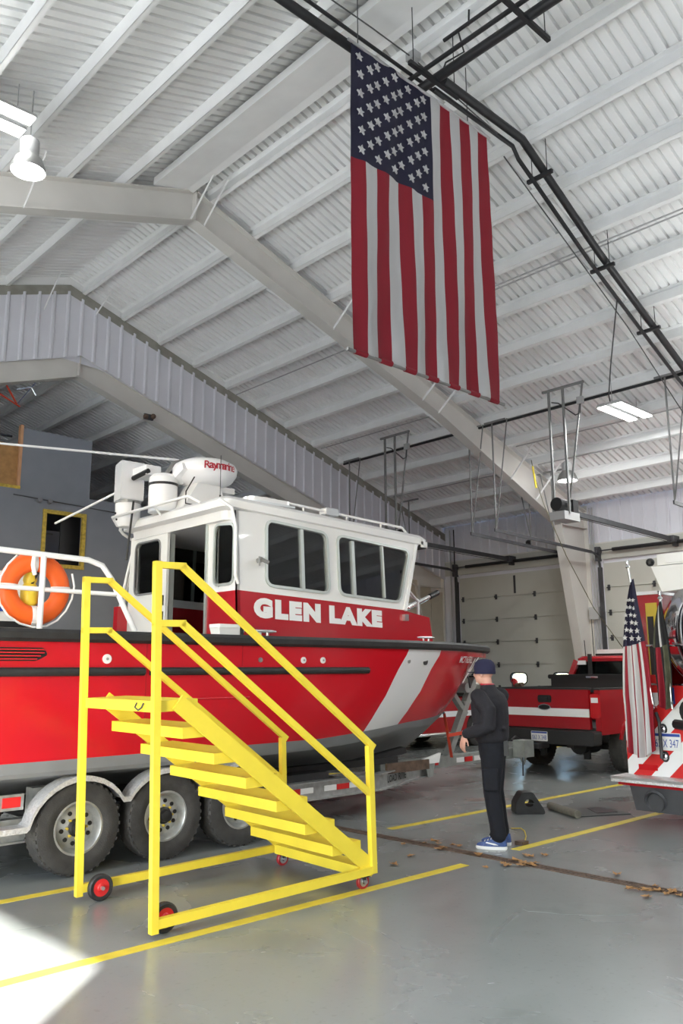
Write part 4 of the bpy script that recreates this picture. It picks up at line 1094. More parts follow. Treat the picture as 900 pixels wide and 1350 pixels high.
# engine cowl in the cockpit with its blue badge
ec = on(B().prism(rpoly([(1.8, 2.0), (3.62, 2.0), (3.56, 2.22), (3.46, 2.70), (1.8, 2.78)], .06), (0, 9.1, 0), (1, 0, 0), (0, 0, 1), (0, -.6, 0)), 'engine_cowl', 'white_matte', bt)
on(B().box((3.0, 8.49, 2.30), (3.42, 8.497, 2.40)), 'blue_badge', 'plate_blue', ec)
on(B().box((3.1, 8.47, 2.14), (3.66, 8.497, 2.20)), 'dark_strip', 'black', ec)

# ---- loose things aboard
lr = thing('life_ring', 'orange life ring hung on the white cockpit rail of the boat', 'life ring', (2.97, 7.04, 2.08))
pts = [(2.97+.235*math.cos(a), 7.055, 2.40+.235*math.sin(a)) for a in [2*PI*k/40 for k in range(40)]]
rr = []
for k in range(41):
    a = 2*PI*k/40; d = Vector((math.cos(a), 0, math.sin(a))); c = Vector((2.97, 7.06, 2.40))+d*.235
    rr.append([c+d*.085*math.cos(t)+Vector((0, .055*math.sin(t), 0)) for t in [2*PI*j/14 for j in range(14)]])
on(B().rings(rr, cap=False), 'ring_body', 'orange', lr, smooth=60)
for a in (-PI/2+.02, 0.02, PI-.02, PI/2+.1):
    d = Vector((math.cos(a), 0, math.sin(a))); c = Vector((2.97, 7.06, 2.40))+d*.235; t = Vector((-d.z, 0, d.x))
    on(B().rings([[c+t*o+d*.089*math.cos(q)+Vector((0, .059*math.sin(q), 0)) for q in [2*PI*j/12 for j in range(12)]] for o in (-.025, .025)]), 'white_band', 'white_matte', lr, smooth=60)
on(B().tube([(2.97+.335*math.cos(a)+.01*math.sin(3*a), 7.0, 2.40+.335*math.sin(a)) for a in [2.2+.35*k for k in range(14)]], .009, 6), 'grab_line', 'white_matte', lr)
yl = thing('rescue_light', 'yellow float light hanging inside the orange life ring', 'light', (2.97, 7.12, 2.25))
on(B().lathe((2.96, 7.14, 2.25), (0, 0, 1), [(.05, 0), (.075, .03), (.075, .16), (.05, .2), (.06, .23), (.05, .3), (.01, .31)], 16), 'float_body', 'yellow', yl, smooth=40)
on(B().bar((2.93, 7.1, 2.38), (3.02, 7.1, 2.58), .025, .02), 'clip', 'black', yl)
cb = thing('cooler_box', 'small white lidded box on the boat side deck', 'box', (4.98, 6.98, 2.04))
on(B().hexa([(4.82, 6.90, 2.035), (5.10, 6.90, 2.035), (5.10, 7.05, 2.035), (4.82, 7.05, 2.035), (4.80, 6.89, 2.12), (5.12, 6.89, 2.12), (5.12, 7.06, 2.12), (4.80, 7.06, 2.12)]), 'box_body', 'white_matte', cb)
on(B().prism(rrect(4.79, 6.88, 5.13, 7.065, .02, 2), (0, 0, 2.12), (1, 0, 0), (0, 1, 0), (0, 0, .035)), 'lid', 'white_matte', cb)
on(B().box((5.05, 6.872, 2.05), (5.09, 6.882, 2.14)), 'latch', 'black', cb)
# ================================================================== boat trailer
tr = thing('boat_trailer', 'galvanised tri-axle boat trailer under the red fire boat', 'trailer', (6.0, BY, 0))
for s in (-1, 1):
    yy = BY+s*1.05
    rp = [(1.3, yy, .385), (7.35, yy, .385), (9.15, BY+s*.35, .36)]
    for k in range(2):
        b = B()
        for dz, wd, h in ((.09, .11, .016), (-.09, .11, .016), (0, .014, .18)):
            b.bar(Vector(rp[k])+Vector((0, 0, dz)), Vector(rp[k+1])+Vector((0, 0, dz)), wd, h)
        on(b, 'main_rail', 'galv', tr)
    if s < 0:
        on(B().box((2.60, 7.02, .575), (2.98, 7.06, .70)), 'light_panel', 'galv', tr)
        for xa in (2.62, 2.80): on(B().box((xa, 7.008, .60), (xa+.15, 7.0195, .68)), 'reflector', 'reflector_red', tr)
        for (xa, xb_), m in zip(((5.93, 6.12), (6.13, 6.31), (6.48, 6.66), (6.67, 6.86), (6.87, 7.05)),
                                ('reflector_red', 'white_matte', 'white_matte', 'reflector_red', 'white_matte')):
            on(B().box((xa, yy-.014, .36), (xb_, yy-.0075, .42)), 'reflector', m, tr)
    # bend plate
    on(B().prism([(0, 0), (.42, 0), (.30, -.16), (.10, -.16)], (8.72, BY+s*.60, .42), (1, -s*.47, 0), (0, 0, 1), (0, s*.012, 0)), 'gusset_plate', 'galv_dull', tr)
    on(B().box((2.0, BY+s*.62-.06, .52), (8.1, BY+s*.62+.06, .60)), 'bunk', 'black_plastic', tr)
    for x in (2.3, 4.3, 6.3): on(B().box((x-.04, BY+s*.62-.03, .40), (x+.04, BY+s*.62+.03, .52)), 'bunk_bracket', 'galv', tr)
    on(B().prism([(7.3, .52), (8.35, .62), (8.3, .70), (7.3, .58)], (0, BY+s*.52, 0), (1, 0, 0), (0, 0, 1), (0, s*.1, 0)), 'bunk_nose', 'black_plastic', tr)
for x in (1.6, 3.0, 5.9, 7.2):
    on(B().box((x-.05, BY-1.05, .30), (x+.05, BY+1.05, .40)), 'cross_member', 'galv', tr)
on(B().box((5.95, BY-1.0, .43), (6.6, BY-.75, .56)), 'step_block', 'black_plastic', tr)
on(B().box((8.4, BY-.075, .29), (11.75, BY+.075, .44)), 'tongue', 'galv_dull', tr)
for xa, m in ((10.02, 'white_matte'), (10.2, 'reflector_red'), (10.44, 'white_matte'), (9.4, 'reflector_red'), (9.15, 'white_matte')):
    on(B().box((xa, BY-.083, .33), (xa+.2, BY-.076, .40)), 'reflector', m, tr)
c0 = Vector((7.35, BY-1.05, .385)); c1 = Vector((9.15, BY-.35, .36)); dr = (c1-c0).normalized()
nn = dr.cross(Vector((0, 0, 1))).normalized()
nn = nn if nn.y < 0 else -nn
lettering('maker_lettering', 'LOAD', 'black', tr, c0+dr*.42+nn*.012, dr, (0, 0, 1), .085, .30, bold=.02)
lettering('maker_lettering', 'RITE', 'black', tr, c0+dr*.76+nn*.012, dr, (0, 0, 1), .085, .26, bold=.02)
# fenders: tread plate humps
AX = (3.43, 4.28, 5.13)
pf_ = [(2.62, .455), (2.96, .455)]
for k, xc in enumerate(AX):
    a0, a1 = (PI*.93, PI*.17) if k == 0 else (PI*.83, PI*.17) if k == 1 else (PI*.83, PI*.05)
    for j in range(13):
        a = a0+(a1-a0)*j/12; pf_.append((xc+.455*math.cos(a), .385+.43*math.sin(a)))
for s in (-1, 1):
    b = B(); y0, y1 = BY+s*1.19, BY+s*1.375
    up_ = [[(x, y0, z), (x, y1, z), (x, y1, z-.045), (x, y1-s*.012, z-.045), (x, y1-s*.012, z-.012), (x, y0, z-.012)] for x, z in pf_]
    b.rings(up_)
    on(b, 'fender', 'tread_plate', tr, smooth=30)
    on(B().box((2.58, BY+s*1.07, .43), (2.64, BY+s*1.11, .60)).box((2.80, BY+s*1.07, .43), (2.83, BY+s*1.11, .60)), 'fender_bracket', 'galv', tr) if s < 0 else None
    on(B().box((3.1, BY+s*.98, .40), (3.6, BY+s*1.12, .72)), 'spring_hanger', 'galv', tr)
for x in AX: on(B().cyl((x, BY-1.1, .38), (x, BY+1.1, .38), .045, n=10), 'axle', 'dark_steel', tr)
wheel0 = None
def tyre_wheel(par, r=.385, wd=.235, rim=.215):
    """wheel in its own space: axis +x outwards"""
    t = B().lathe((0, 0, 0), (1, 0, 0), [(rim, -wd*.42), (rim+.05, -wd*.5), (r*.80, -wd*.52), (r*.95, -wd*.46), (r*.985, -wd*.40), (r, -wd*.2), (r, wd*.2), (r*.985, wd*.40), (r*.95, wd*.46), (r*.80, wd*.52), (rim+.05, wd*.5), (rim, wd*.42)], 44, loop=True).build('tyre', 'tyre', par, smooth=30, local=True)
    b = B()
    for k in range(36):
        a = 2*PI*k/36; c = Vector((0, math.cos(a), math.sin(a))); tn = Vector((0, -math.sin(a), math.cos(a)))
        for sx in (-1, 1):
            b.bar(c*(r-.004)+Vector((sx*wd*.34, 0, 0)), c*(r-.012)+Vector((sx*wd*.455, 0, 0)), .028, .016, c)
    g = b.build('tread_blocks', 'tyre', t, local=True); g['kind'] = 'stuff'
    R_ = B().lathe((0, 0, 0), (1, 0, 0), [(rim+.004, -wd*.40), (rim+.012, wd*.43), (rim-.008, wd*.44), (rim-.02, wd*.36), (rim*.86, wd*.22), (rim*.80, wd*.10), (rim*.74, wd*.12), (rim*.44, wd*.20), (rim*.38, wd*.22), (.02, wd*.22)], 40)
    R_.f = R_.f[:-2]
    rm = R_.build('rim', 'galv', par, smooth=28, local=True)
    for k in range(10):
        a = 2*PI*k/10+.15; c = Vector((wd*.165, rim*.60*math.cos(a), rim*.60*math.sin(a)))
        B().cyl(c-Vector((.0, 0, 0)), c+Vector((.006+wd*.012, 0, 0)), .019, n=10).build('rim_hole', 'black', rm, local=True)
    B().lathe((wd*.21, 0, 0), (1, 0, 0), [(.075, 0), (.075, .02), (.055, .03), (.05, .08), (.02, .09)], 16).build('hub', 'black', rm, smooth=40, local=True)
    for k in range(8):
        a = 2*PI*k/8; c = Vector((wd*.21, .088*math.cos(a), .088*math.sin(a)))
        B().cyl(c, c+Vector((.025, 0, 0)), .011, n=6).build('lug_nut', 'cord_yellow', rm, local=True)
    return par
def copy_tree(o, parent):
    c = o.copy(); C.objects.link(c); c.parent = parent; WM[c] = WM[parent]
    for ch in [x for x in bpy.data.objects if x.parent == o]: copy_tree(ch, c)
    return c
def wheel_at(x, y, z, outward, root, r, wd, rim):
    """tyre and rim as parts of root"""
    M4 = Matrix.Translation((x, y, z)) @ Matrix.Rotation(math.atan2(outward[1], outward[0]), 4, 'Z')
    key = (r, wd, rim)
    if key not in WHEELS:
        em = thing('wheel_source', None, None); tyre_wheel(em, r, wd, rim)
        WHEELS[key] = [o for o in bpy.data.objects if o.parent == em]
        first = True
        parts = WHEELS[key]
        for p in parts: p.parent = root; p.matrix_local = M4
        bpy.data.objects.remove(em)
        return parts
    out = []
    for p in WHEELS[key]:
        c = copy_tree(p, root); c.matrix_local = M4; out.append(c)
    return out
WHEELS = {}
TI = WM[tr].inverted()
for x in AX:
    for s in (-1, 1):
        c = TI @ Vector((x, BY+s*1.225, .385))
        wheel_at(c.x, c.y, c.z, (0, s), tr, .385, .235, .215)
# winch post, bow stop, strap, jack
wp = on(B().bar((9.90, BY, .42), (10.62, BY, 1.58), .10, .10, (1, 0, 0)), 'winch_post', 'galv_dull', tr)
on(B().bar((10.36, BY, 1.02), (9.98, BY, 1.42), .09, .07, (1, 0, 0)), 'post_brace', 'galv_dull', tr)
on(B().bar((10.30, BY-.0, 1.18), (10.50, BY-.0, 1.22), .09, .06), 'post_brace', 'galv_dull', tr)
on(B().box((10.56, BY-.06, 1.56), (10.70, BY+.06, 1.60)), 'post_cap', 'black', tr)
on(B().cyl((10.30, BY-.12, 1.42), (10.30, BY+.12, 1.42), .075, n=12), 'winch_drum', 'galv_dull', tr)
on(B().tube([(10.3, BY-.16, 1.42), (10.25, BY-.18, 1.55), (10.2, BY-.18, 1.62)], .014, 6), 'winch_handle', 'dark_steel', tr)
on(B().bar((9.74, BY-.1, 1.06), (9.86, BY-.12, .42), .05, .006, (1, 0, 0)), 'strap', 'strap_red', tr)
on(B().bar((9.78, BY-.13, .74), (10.14, BY-.13, .76), .05, .006, (0, 1, 0)), 'strap', 'strap_red', tr)
on(B().tube([(9.74, BY-.1, 1.06), (9.66, BY-.06, 1.12)], .02, 6), 'strap_hook', 'dark_steel', tr)
jk = on(B().box((11.40, BY-.34, .32), (11.66, BY-.12, .58)), 'jack_box', 'galv_dull', tr)
on(B().tube([(11.45, BY-.22, .32), (11.52, BY-.22, .20), (11.60, BY-.22, .32)], .02, 6), 'jack_foot', 'galv_dull', jk)
on(B().cyl((11.42, BY-.28, .04), (11.42, BY-.28, .32), .012, n=6), 'jack_rod', 'dark_steel', jk)
on(B().tube([(11.40, BY-.1, .58), (11.5, BY-.1, .63), (11.68, BY-.1, .55), (11.75, BY-.1, .40)], .015, 6), 'wiring_loop', 'black', jk)
on(B().tube([(11.7, BY, .44), (11.85, BY, .46), (12.05, BY-.02, .46)], [.06, .07, .06], 10), 'coupler', 'dark_steel', tr)
gd = B().prism([(8.0, .50), (8.62, .50), (8.66, .62)], (0, 7.32, 0), (1, 0, 0), (0, 0, 1), (0, .04, 0))
on(gd, 'guide_board', 'white_matte', tr)
on(B().box((7.62, 7.30, .44), (8.4, 7.34, .56)), 'roller_brush', 'rust', tr)

# ================================================================== rolling boarding stair
stl = thing('boarding_stair', 'yellow steel rolling boarding stair with handrails beside the boat', 'stair', (3.02, 4.99, .035), rot=(0, math.radians(-1.6), math.radians(-3.2)))
SWd = 1.19; SLn = 1.90
def sb(b, name, m='yellow', par=None, label=None):
    o = b.build(name, m, par or stl, local=True)
    if label: o['label'] = label
    return o
for v in (0, SWd):
    sb(B().box((-.025, v-.025, 0), (.025, v+.025, 2.40)), 'rear_post')
    sb(B().box((SLn-.025, v-.025, .03), (SLn+.025, v+.025, 1.0)), 'front_post')
    for w0, w1, nm in ((2.375, .985, 'handrail'), (1.975, .625, 'mid_rail')):
        b = B().bar((-.025, v, w0), (.215, v, w0), .045, .045)
        e_ = Vector((SLn+.0 if nm == 'mid_rail' else SLn+.045, v, w1)); b.bar((.19, v, w0+.004), e_, .045, .045)
        sb(b, nm)
    sb(B().bar((.02, v, .055), (SLn-.02, v, .055), .045, .06), 'base_rail')
    sb(B().bar((.17, v+(.015 if v == 0 else -.015), 1.44), (SLn+.02, v+(.015 if v == 0 else -.015), .05), .022, .115), 'stringer')
TRD = ((.0, 1.455), (.22, 1.265), (.47, 1.07), (.735, .875), (1.0, .68), (1.26, .48), (1.52, .285), (1.77, .095))
for k, (u, w_) in enumerate(TRD):
    d = .34 if k == 0 else .29
    if k == 7: d = .16
    b = B().box((u+.002, .035, w_-.012), (u+d, SWd-.035, w_)).box((u+.002, .035, w_-.075), (u+.012, SWd-.035, w_-.012)).box((u+d-.01, .035, w_-.075), (u+d, SWd-.035, w_-.012))
    b.box((u+.012, .035, w_-.075), (u+d-.01, .045, w_-.012)).box((u+.012, SWd-.045, w_-.075), (u+d-.01, SWd-.035, w_-.012))
    o = sb(b, 'tread' if k else 'platform')
    if k == 0:
        sb(B().tube([(-.005, .27, 1.44), (-.02, .27, 1.41), (-.02, .22, 1.39), (-.02, .17, 1.41), (-.005, .17, 1.44)], .006, 6), 'latch', 'dark_steel', o)
def roll(u, v, r, wd, z, hubm, rimm):
    ty = B().lathe((u, v, z), (0, 1, 0), [(r*.66, -wd*.45), (r*.9, -wd*.5), (r, -wd*.3), (r, wd*.3), (r*.9, wd*.5), (r*.66, wd*.45)], 28, loop=True).build('wheel_tyre', rimm[0], stl, smooth=30, local=True)
    B().lathe((u, v, z), (0, 1, 0), [(r*.68, -wd*.40), (r*.5, -wd*.2), (r*.25, -wd*.5), (.005, -wd*.52)], 24).build('wheel_hub', rimm[1], ty, smooth=30, local=True)
    B().cyl((u, v-wd*.5, z), (u, v-wd*.5-.03, z), .014, n=8).build('axle_nut', 'alu', ty, local=True)
roll(.12, .085, .095, .055, .058, None, ('rubber', 'reflector_red'))
roll(.13, SWd-.09, .095, .055, .058, None, ('rubber', 'reflector_red'))
for v in (.06, SWd-.06):
    sb(B().box((SLn-.09, v-.035, .0), (SLn-.01, v+.035, .03)), 'caster_plate', 'dark_steel')
    sb(B().box((SLn-.075, v-.028, -.045), (SLn-.045, v-.022, .0)).box((SLn-.075, v+.022, -.045), (SLn-.045, v+.028, .0)), 'caster_fork', 'dark_steel')
    roll(SLn-.06, v, .058, .036, -.030, None, ('caster_red', 'alu'))
# ================================================================== vehicles
def licence(par, c, ax, txt, wd=.31, ht=.155):
    ax = Vector(ax).normalized(); ay = Vector((0, 0, 1)); n = ax.cross(ay); c = Vector(c)
    p = B().prism(rrect(-wd/2, -ht/2, wd/2, ht/2, .012, 2), c, ax, ay, n*.006).build('licence_plate', 'white_matte', par)
    B().prism([(-wd/2+.008, ht*.30), (wd/2-.008, ht*.30), (wd/2-.008, ht*.46), (-wd/2+.008, ht*.46)], c+n*.006, ax, ay, n*.002).build('plate_band', 'plate_blue', p)
    lettering('plate_number', txt, 'plate_blue', p, c+n*.009-ay*.018, ax, ay, ht*.46, wd*.86, bold=.0)
    return p
def wheels(root, xs, yo, r, wd, rim):
    for x in xs:
        for s in (-1, 1): wheel_at(x, s*yo, r, (0, s), root, r, wd, rim)
def arc(xc, r, z0, n=10):                    # wheel-arch points, rear to front
    a = math.asin(min(1, max(-1, (z0-.40)/r)))
    return [(xc-r*math.cos(t), .40+r*math.sin(t)) for t in [a+(PI-2*a)*k/n for k in range(n+1)]]
def pickup(label, loc, rotz):
    t = thing('pickup_truck', label, 'pickup', loc, rotz)
    W = WM[t]
    def P(b, name, m, par=None, smooth=None, lab=None):
        for i, v in enumerate(b.v): b.v[i] = W @ v
        return on(b, name, m, par or t, lab, smooth)
    # bed sides with arches
    for s in (-1, 1):
        prof = [(.14, .66)]+arc(1.18, .50, .66)+[(2.34, .66), (2.34, 1.36), (.14, 1.36)]
        P(B().prism(prof, (0, s*.90, 0), (1, 0, 0), (0, 0, 1), (0, s*.10, 0)), 'bed_side', 'truck_red')
        P(B().prism([(1.18-.54*math.cos(a)*1.0, .40+.54*math.sin(a)) for a in [PI*.1+PI*.8*k/12 for k in range(13)]]+[(1.18+.48*math.cos(a), .40+.48*math.sin(a)) for a in [PI*.1+PI*.8*k/12 for k in range(13)]], (0, s*1.0, 0), (1, 0, 0), (0, 0, 1), (0, s*.035, 0)), 'arch_flare', 'truck_red')
        P(B().box((.12, s*.88, 1.36), (2.34, s*1.0, 1.39)), 'bed_rail_cap', 'black_plastic')
        tl = P(B().prism(rrect(-.085, .92, .085, 1.30, .03, 2), (.115, s*.915, 0), (0, 1, 0), (0, 0, 1), (.03, 0, 0)), 'tail_light', 'lens_red')
        P(B().box((.105, s*.915-.06, 1.16), (.117, s*.915+.06, 1.24)), 'reverse_lens', 'lens_white', tl)
        # lower cab side and front wing
        fp = [(2.38, .52), (4.28, .52)]+arc(4.78, .50, .52)[::1]+[(5.42, .52), (5.55, .9), (5.5, 1.22), (4.2, 1.32), (2.38, 1.36)]
        P(B().prism(fp, (0, s*.88, 0), (1, 0, 0), (0, 0, 1), (0, s*.12, 0)), 'cab_side', 'truck_red')
        P(B().box((2.45, s*1.0, .42), (4.2, s*1.1, .47)), 'running_board', 'black_plastic')
        mi = P(B().box((3.9, s*1.12, 1.38), (4.02, s*1.34, 1.62)), 'door_mirror', 'black_plastic')
        P(B().bar((3.96, s*.9, 1.42), (3.96, s*1.14, 1.5), .04, .04), 'mirror_arm', 'black_plastic', mi)
    P(B().box((.2, -.9, .70), (2.36, .9, .76)), 'bed_floor', 'black_plastic')
    P(B().box((2.30, -.9, .72), (2.36, .9, 1.38)), 'bed_bulkhead', 'truck_red')
    tg = P(B().box((.10, -.82, .74), (.17, .82, 1.37)), 'tailgate', 'truck_red')
    P(B().box((.085, -.83, 1.365), (.19, .83, 1.395)), 'tailgate_cap', 'black_plastic', tg)
    P(B().prism(rrect(-.13, 1.15, .13, 1.27, .03, 2), (.094, 0, 0), (0, 1, 0), (0, 0, 1), (.01, 0, 0)), 'handle_recess', 'black', tg)
    P(B().box((.080, -.07, 1.185), (.094, .07, 1.235)), 'tailgate_handle', 'black_plastic', tg)
    P(B().box((.092, -.82, .93), (.100, .82, 1.06)), 'tailgate_stripe', 'white', tg)
    em = P(B().prism([(.12*math.cos(a), 1.075+.05*math.sin(a)) for a in [2*PI*k/20 for k in range(20)]], (.080, 0, 0), (0, 1, 0), (0, 0, 1), (.016, 0, 0)), 'oval_emblem', 'chrome', tg)
    P(B().prism([(.105*math.cos(a), 1.075+.037*math.sin(a)) for a in [2*PI*k/20 for k in range(20)]], (.077, 0, 0), (0, 1, 0), (0, 0, 1), (.004, 0, 0)), 'emblem_field', 'black', em)
    bp = P(B().prism(rpoly([(-.98, .50), (.98, .50), (1.0, .72), (-1.0, .72)], .04, 2), (-.10, 0, 0), (0, 1, 0), (0, 0, 1), (.24, 0, 0)), 'rear_bumper', 'black_plastic')
    ax = (W.to_3x3() @ Vector((0, -1, 0)))
    licence(bp, W @ Vector((-.105, 0, .615)), ax, '063 X 348')
    P(B().box((-.22, -.05, .42), (.1, .05, .50)), 'hitch_receiver', 'dark_steel')
    P(B().box((.1, -.5, .44), (5.2, -.38, .58)), 'chassis_rail', 'black'); P(B().box((.1, .38, .44), (5.2, .5, .58)), 'chassis_rail', 'black')
    P(B().cyl((.5, -.35, .46), (1.0, -.35, .46), .16, n=14), 'spare_tank', 'black')
    P(B().cyl((1.18, -.8, .40), (1.18, .8, .40), .06, n=10).sphere((1.18, 0, .40), .16, 12, 8), 'rear_axle', 'black', smooth=40)
    for y in (-.42, .42): P(B().box((.62, y-.05, .22), (.68, y+.05, .46)), 'mud_bracket', 'black')
    # cab
    cab = P(B().rings([[(2.40, -.97, 1.30), (4.25, -.97, 1.30), (4.25, .97, 1.30), (2.40, .97, 1.30)], [(2.42, -.95, 1.42), (4.15, -.95, 1.42), (4.15, .95, 1.42), (2.42, .95, 1.42)]]), 'cab_belt', 'truck_red')
    top = rpoly([(2.52, -.72), (3.62, -.72), (3.62, .72), (2.52, .72)], .14, 4); low = rpoly([(2.46, -.78), (3.72, -.78), (3.72, .78), (2.46, .78)], .14, 4)
    P(B().rings([[(x, y, 1.84) for x, y in low], [(x, y, 1.90) for x, y in low], [(x, y, 1.945) for x, y in top]]), 'cab_roof', 'truck_red', smooth=40)
    for s in (-1, 1):
        P(B().bar((2.43, s*.93, 1.41), (2.50, s*.76, 1.86), .10, .12, (1, 0, 0)), 'rear_pillar', 'truck_red')
        P(B().bar((4.15, s*.93, 1.41), (3.66, s*.76, 1.86), .07, .07, (1, 0, 0)), 'front_pillar', 'truck_red')
        P(B().bar((3.2, s*.94, 1.41), (3.15, s*.77, 1.86), .05, .06, (1, 0, 0)), 'middle_pillar', 'truck_red')
        P(B().hexa([(2.5, s*.93, 1.42), (4.1, s*.93, 1.42), (4.1, s*.925, 1.42), (2.5, s*.925, 1.42), (2.52, s*.77, 1.85), (3.66, s*.77, 1.85), (3.66, s*.765, 1.85), (2.52, s*.765, 1.85)]), 'side_window', 'dark_glass')
    P(B().hexa([(2.44, -.86, 1.43), (2.45, -.86, 1.43), (2.45, .86, 1.43), (2.44, .86, 1.43), (2.50, -.72, 1.86), (2.51, -.72, 1.86), (2.51, .72, 1.86), (2.50, .72, 1.86)]), 'rear_window', 'dark_glass')
    P(B().hexa([(4.14, -.86, 1.43), (4.15, -.86, 1.43), (4.15, .86, 1.43), (4.14, .86, 1.43), (3.66, -.72, 1.86), (3.67, -.72, 1.86), (3.67, .72, 1.86), (3.66, .72, 1.86)]), 'windscreen', 'clear_glass')
    for y in (-.42, .42): P(B().box((2.75, y-.26, .9), (3.25, y+.26, 1.12)).box((2.68, y-.25, 1.05), (2.82, y+.25, 1.62)).box((2.70, y-.12, 1.64), (2.78, y+.12, 1.80)), 'seat', 'interior')
    P(B().hexa([(4.15, -.90, .9), (5.5, -.90, .9), (5.5, .90, .9), (4.15, .90, .9), (4.15, -.90, 1.42), (5.42, -.86, 1.25), (5.42, .86, 1.25), (4.15, .90, 1.42)]), 'bonnet', 'truck_red')
    P(B().box((5.45, -.97, .45), (5.62, .97, .72)), 'front_bumper', 'chrome'); P(B().box((5.5, -.7, .74), (5.56, .7, 1.15)), 'grille', 'chrome')
    P(B().box((2.38, -.88, .55), (4.2, .88, .62)), 'cab_floor', 'interior')
    # tool box, light bar, aerial
    tb = P(B().box((1.72, -.88, 1.28), (2.26, .88, 1.52)), 'tool_box', 'black_plastic')
    P(B().prism(rrect(-.92, 1.52, .92, 1.60, .03, 2), (1.68, 0, 0), (0, 1, 0), (0, 0, 1), (.62, 0, 0)), 'tool_box_lid', 'black', tb)
    P(B().box((1.675, -.12, 1.535), (1.685, .12, 1.57)), 'lid_latch', 'chrome', tb)
    P(B().box((2.8, -.5, 1.99), (3.1, .5, 2.07)), 'light_bar', 'lens_white'); P(B().box((2.78, -.52, 1.95), (3.12, .52, 1.99)), 'light_bar_base', 'black')
    P(B().cyl((2.55, .42, 1.92), (2.53, .42, 2.65), .008, n=6), 'radio_aerial', 'black'); P(B().cyl((2.55, .60, 1.92), (2.53, .60, 2.25), .008, n=6), 'radio_aerial', 'black')
    P(B().box((2.40, .42, 1.40), (2.46, .48, 1.98)), 'rack_post', 'black_plastic')
    P(B().box((2.44, .55, 1.78), (2.47, .74, 1.86)), 'work_lamp', 'lens_white')
    wheels(t, (1.18, 4.78), .85, .40, .26, .22)
    return t
pickup('red fire department pickup with white tailgate stripe ahead of the boat trailer', (12.10, 8.02, 0), math.radians(0.5))
# hose and couplings lying in the pickup bed
hn = thing('hose_nozzle', 'small red hose nozzle sticking up above the pickup tailgate', 'nozzle', (12.4, 8.75, 1.38))
on(B().tube([(12.35, 8.68, 1.42), (12.38, 8.72, 1.48), (12.45, 8.80, 1.50)], .05, 8), 'nozzle_body', 'truck_red', hn, smooth=40)
on(B().tube([(12.34, 8.68, 1.42), (12.28, 8.50, 1.44)], .04, 8), 'nozzle_tip', 'rust', hn, smooth=40)
on(B().cyl((12.42, 8.8, .80), (12.42, 8.8, 1.5), .02, n=8), 'nozzle_stand', 'dark_steel', hn)

# red utility vehicle in the next bay, seen between the bow and the man
def suv(label, loc, rotz):
    t = thing('utility_vehicle', label, 'car', loc, rotz); W = WM[t]
    def P(b, name, m, par=None, smooth=None):
        for i, v in enumerate(b.v): b.v[i] = W @ v
        return on(b, name, m, par or t, None, smooth)
    for s in (-1, 1):
        a1 = [(.95-.44*math.cos(q), .36+.44*math.sin(q)) for q in [.02+(PI-.04)*k/10 for k in range(11)]]
        a2 = [(x+2.9, z) for x, z in a1]
        P(B().prism([(.05, .38)]+a1+a2+[(4.75, .38), (4.85, .7), (4.7, 1.0), (3.7, 1.08), (.02, 1.10)], (0, s*.82, 0), (1, 0, 0), (0, 0, 1), (0, s*.13, 0)), 'body_side', 'truck_red')
        P(B().box((.1, s*.951, .68), (4.7, s*.954, .80)), 'side_stripe', 'white')
        P(B().tube([(1.5, s*.98, .36), (1.6, s*1.04, .34), (3.3, s*1.04, .34), (3.4, s*.98, .36)], .035, 8), 'side_step', 'chrome', smooth=40)
        P(B().hexa([(.15, s*.90, 1.12), (3.55, s*.90, 1.12), (3.55, s*.89, 1.12), (.15, s*.89, 1.12), (.35, s*.74, 1.62), (2.9, s*.74, 1.62), (2.9, s*.73, 1.62), (.35, s*.73, 1.62)]), 'side_window', 'dark_glass')
        for x0, x1 in ((.1, .3), (1.4, 1.4), (2.5, 2.45), (3.6, 2.95)): P(B().bar((x0, s*.90, 1.10), (x1, s*.74, 1.64), .06, .08, (1, 0, 0)), 'pillar', 'truck_red')
    P(B().box((.02, -.82, .40), (.08, .82, 1.10)), 'tail_panel', 'truck_red')
    P(B().box((-.10, -.9, .40), (.08, .9, .58)), 'rear_bumper', 'chrome')
    P(B().box((.05, -.82, .34), (4.8, .82, .40)), 'underbody', 'black')
    P(B().hexa([(.06, -.80, 1.10), (.07, -.80, 1.10), (.07, .80, 1.10), (.06, .80, 1.10), (.30, -.70, 1.64), (.31, -.70, 1.64), (.31, .70, 1.64), (.30, .70, 1.64)]), 'rear_window', 'dark_glass')
    P(B().rings([[(x, y, 1.62) for x, y in rpoly([(.3, -.76), (2.98, -.76), (2.98, .76), (.3, .76)], .12)], [(x, y, 1.70) for x, y in rpoly([(.4, -.68), (2.85, -.68), (2.85, .68), (.4, .68)], .12)]]), 'roof', 'truck_red')
    P(B().hexa([(3.55, -.82, .5), (4.8, -.82, .5), (4.8, .82, .5), (3.55, .82, .5), (3.55, -.82, 1.10), (4.68, -.80, 1.0), (4.68, .80, 1.0), (3.55, .82, 1.10)]), 'bonnet', 'truck_red')
    wheels(t, (.95, 3.85), .80, .36, .23, .20)
suv('red utility vehicle with white side stripe parked beyond the boat bow', (11.75, 13.0, 0), 0)

# ---- fire tanker, rear end
FXR, FYL = 9.22, 4.98                        # rear face, side next to the painted line
ft = thing('fire_truck', 'fire tanker with polished tank and red and white chevron tail', 'fire truck', (9.2, 3.75, 0))
W_ = 2.46; FYR = FYL-W_
on(B().box((8.92, FYR-.02, .44), (9.28, FYL+.06, .50)), 'tailboard', 'tread_plate', ft)
on(B().box((8.97, FYR, .405), (9.28, FYL+.0, .44)), 'tailboard_edge', 'truck_red', ft)
on(B().box((8.914, FYR-.02, .47), (8.92, FYL+.06, .50)), 'tailboard_lip', 'alu', ft)
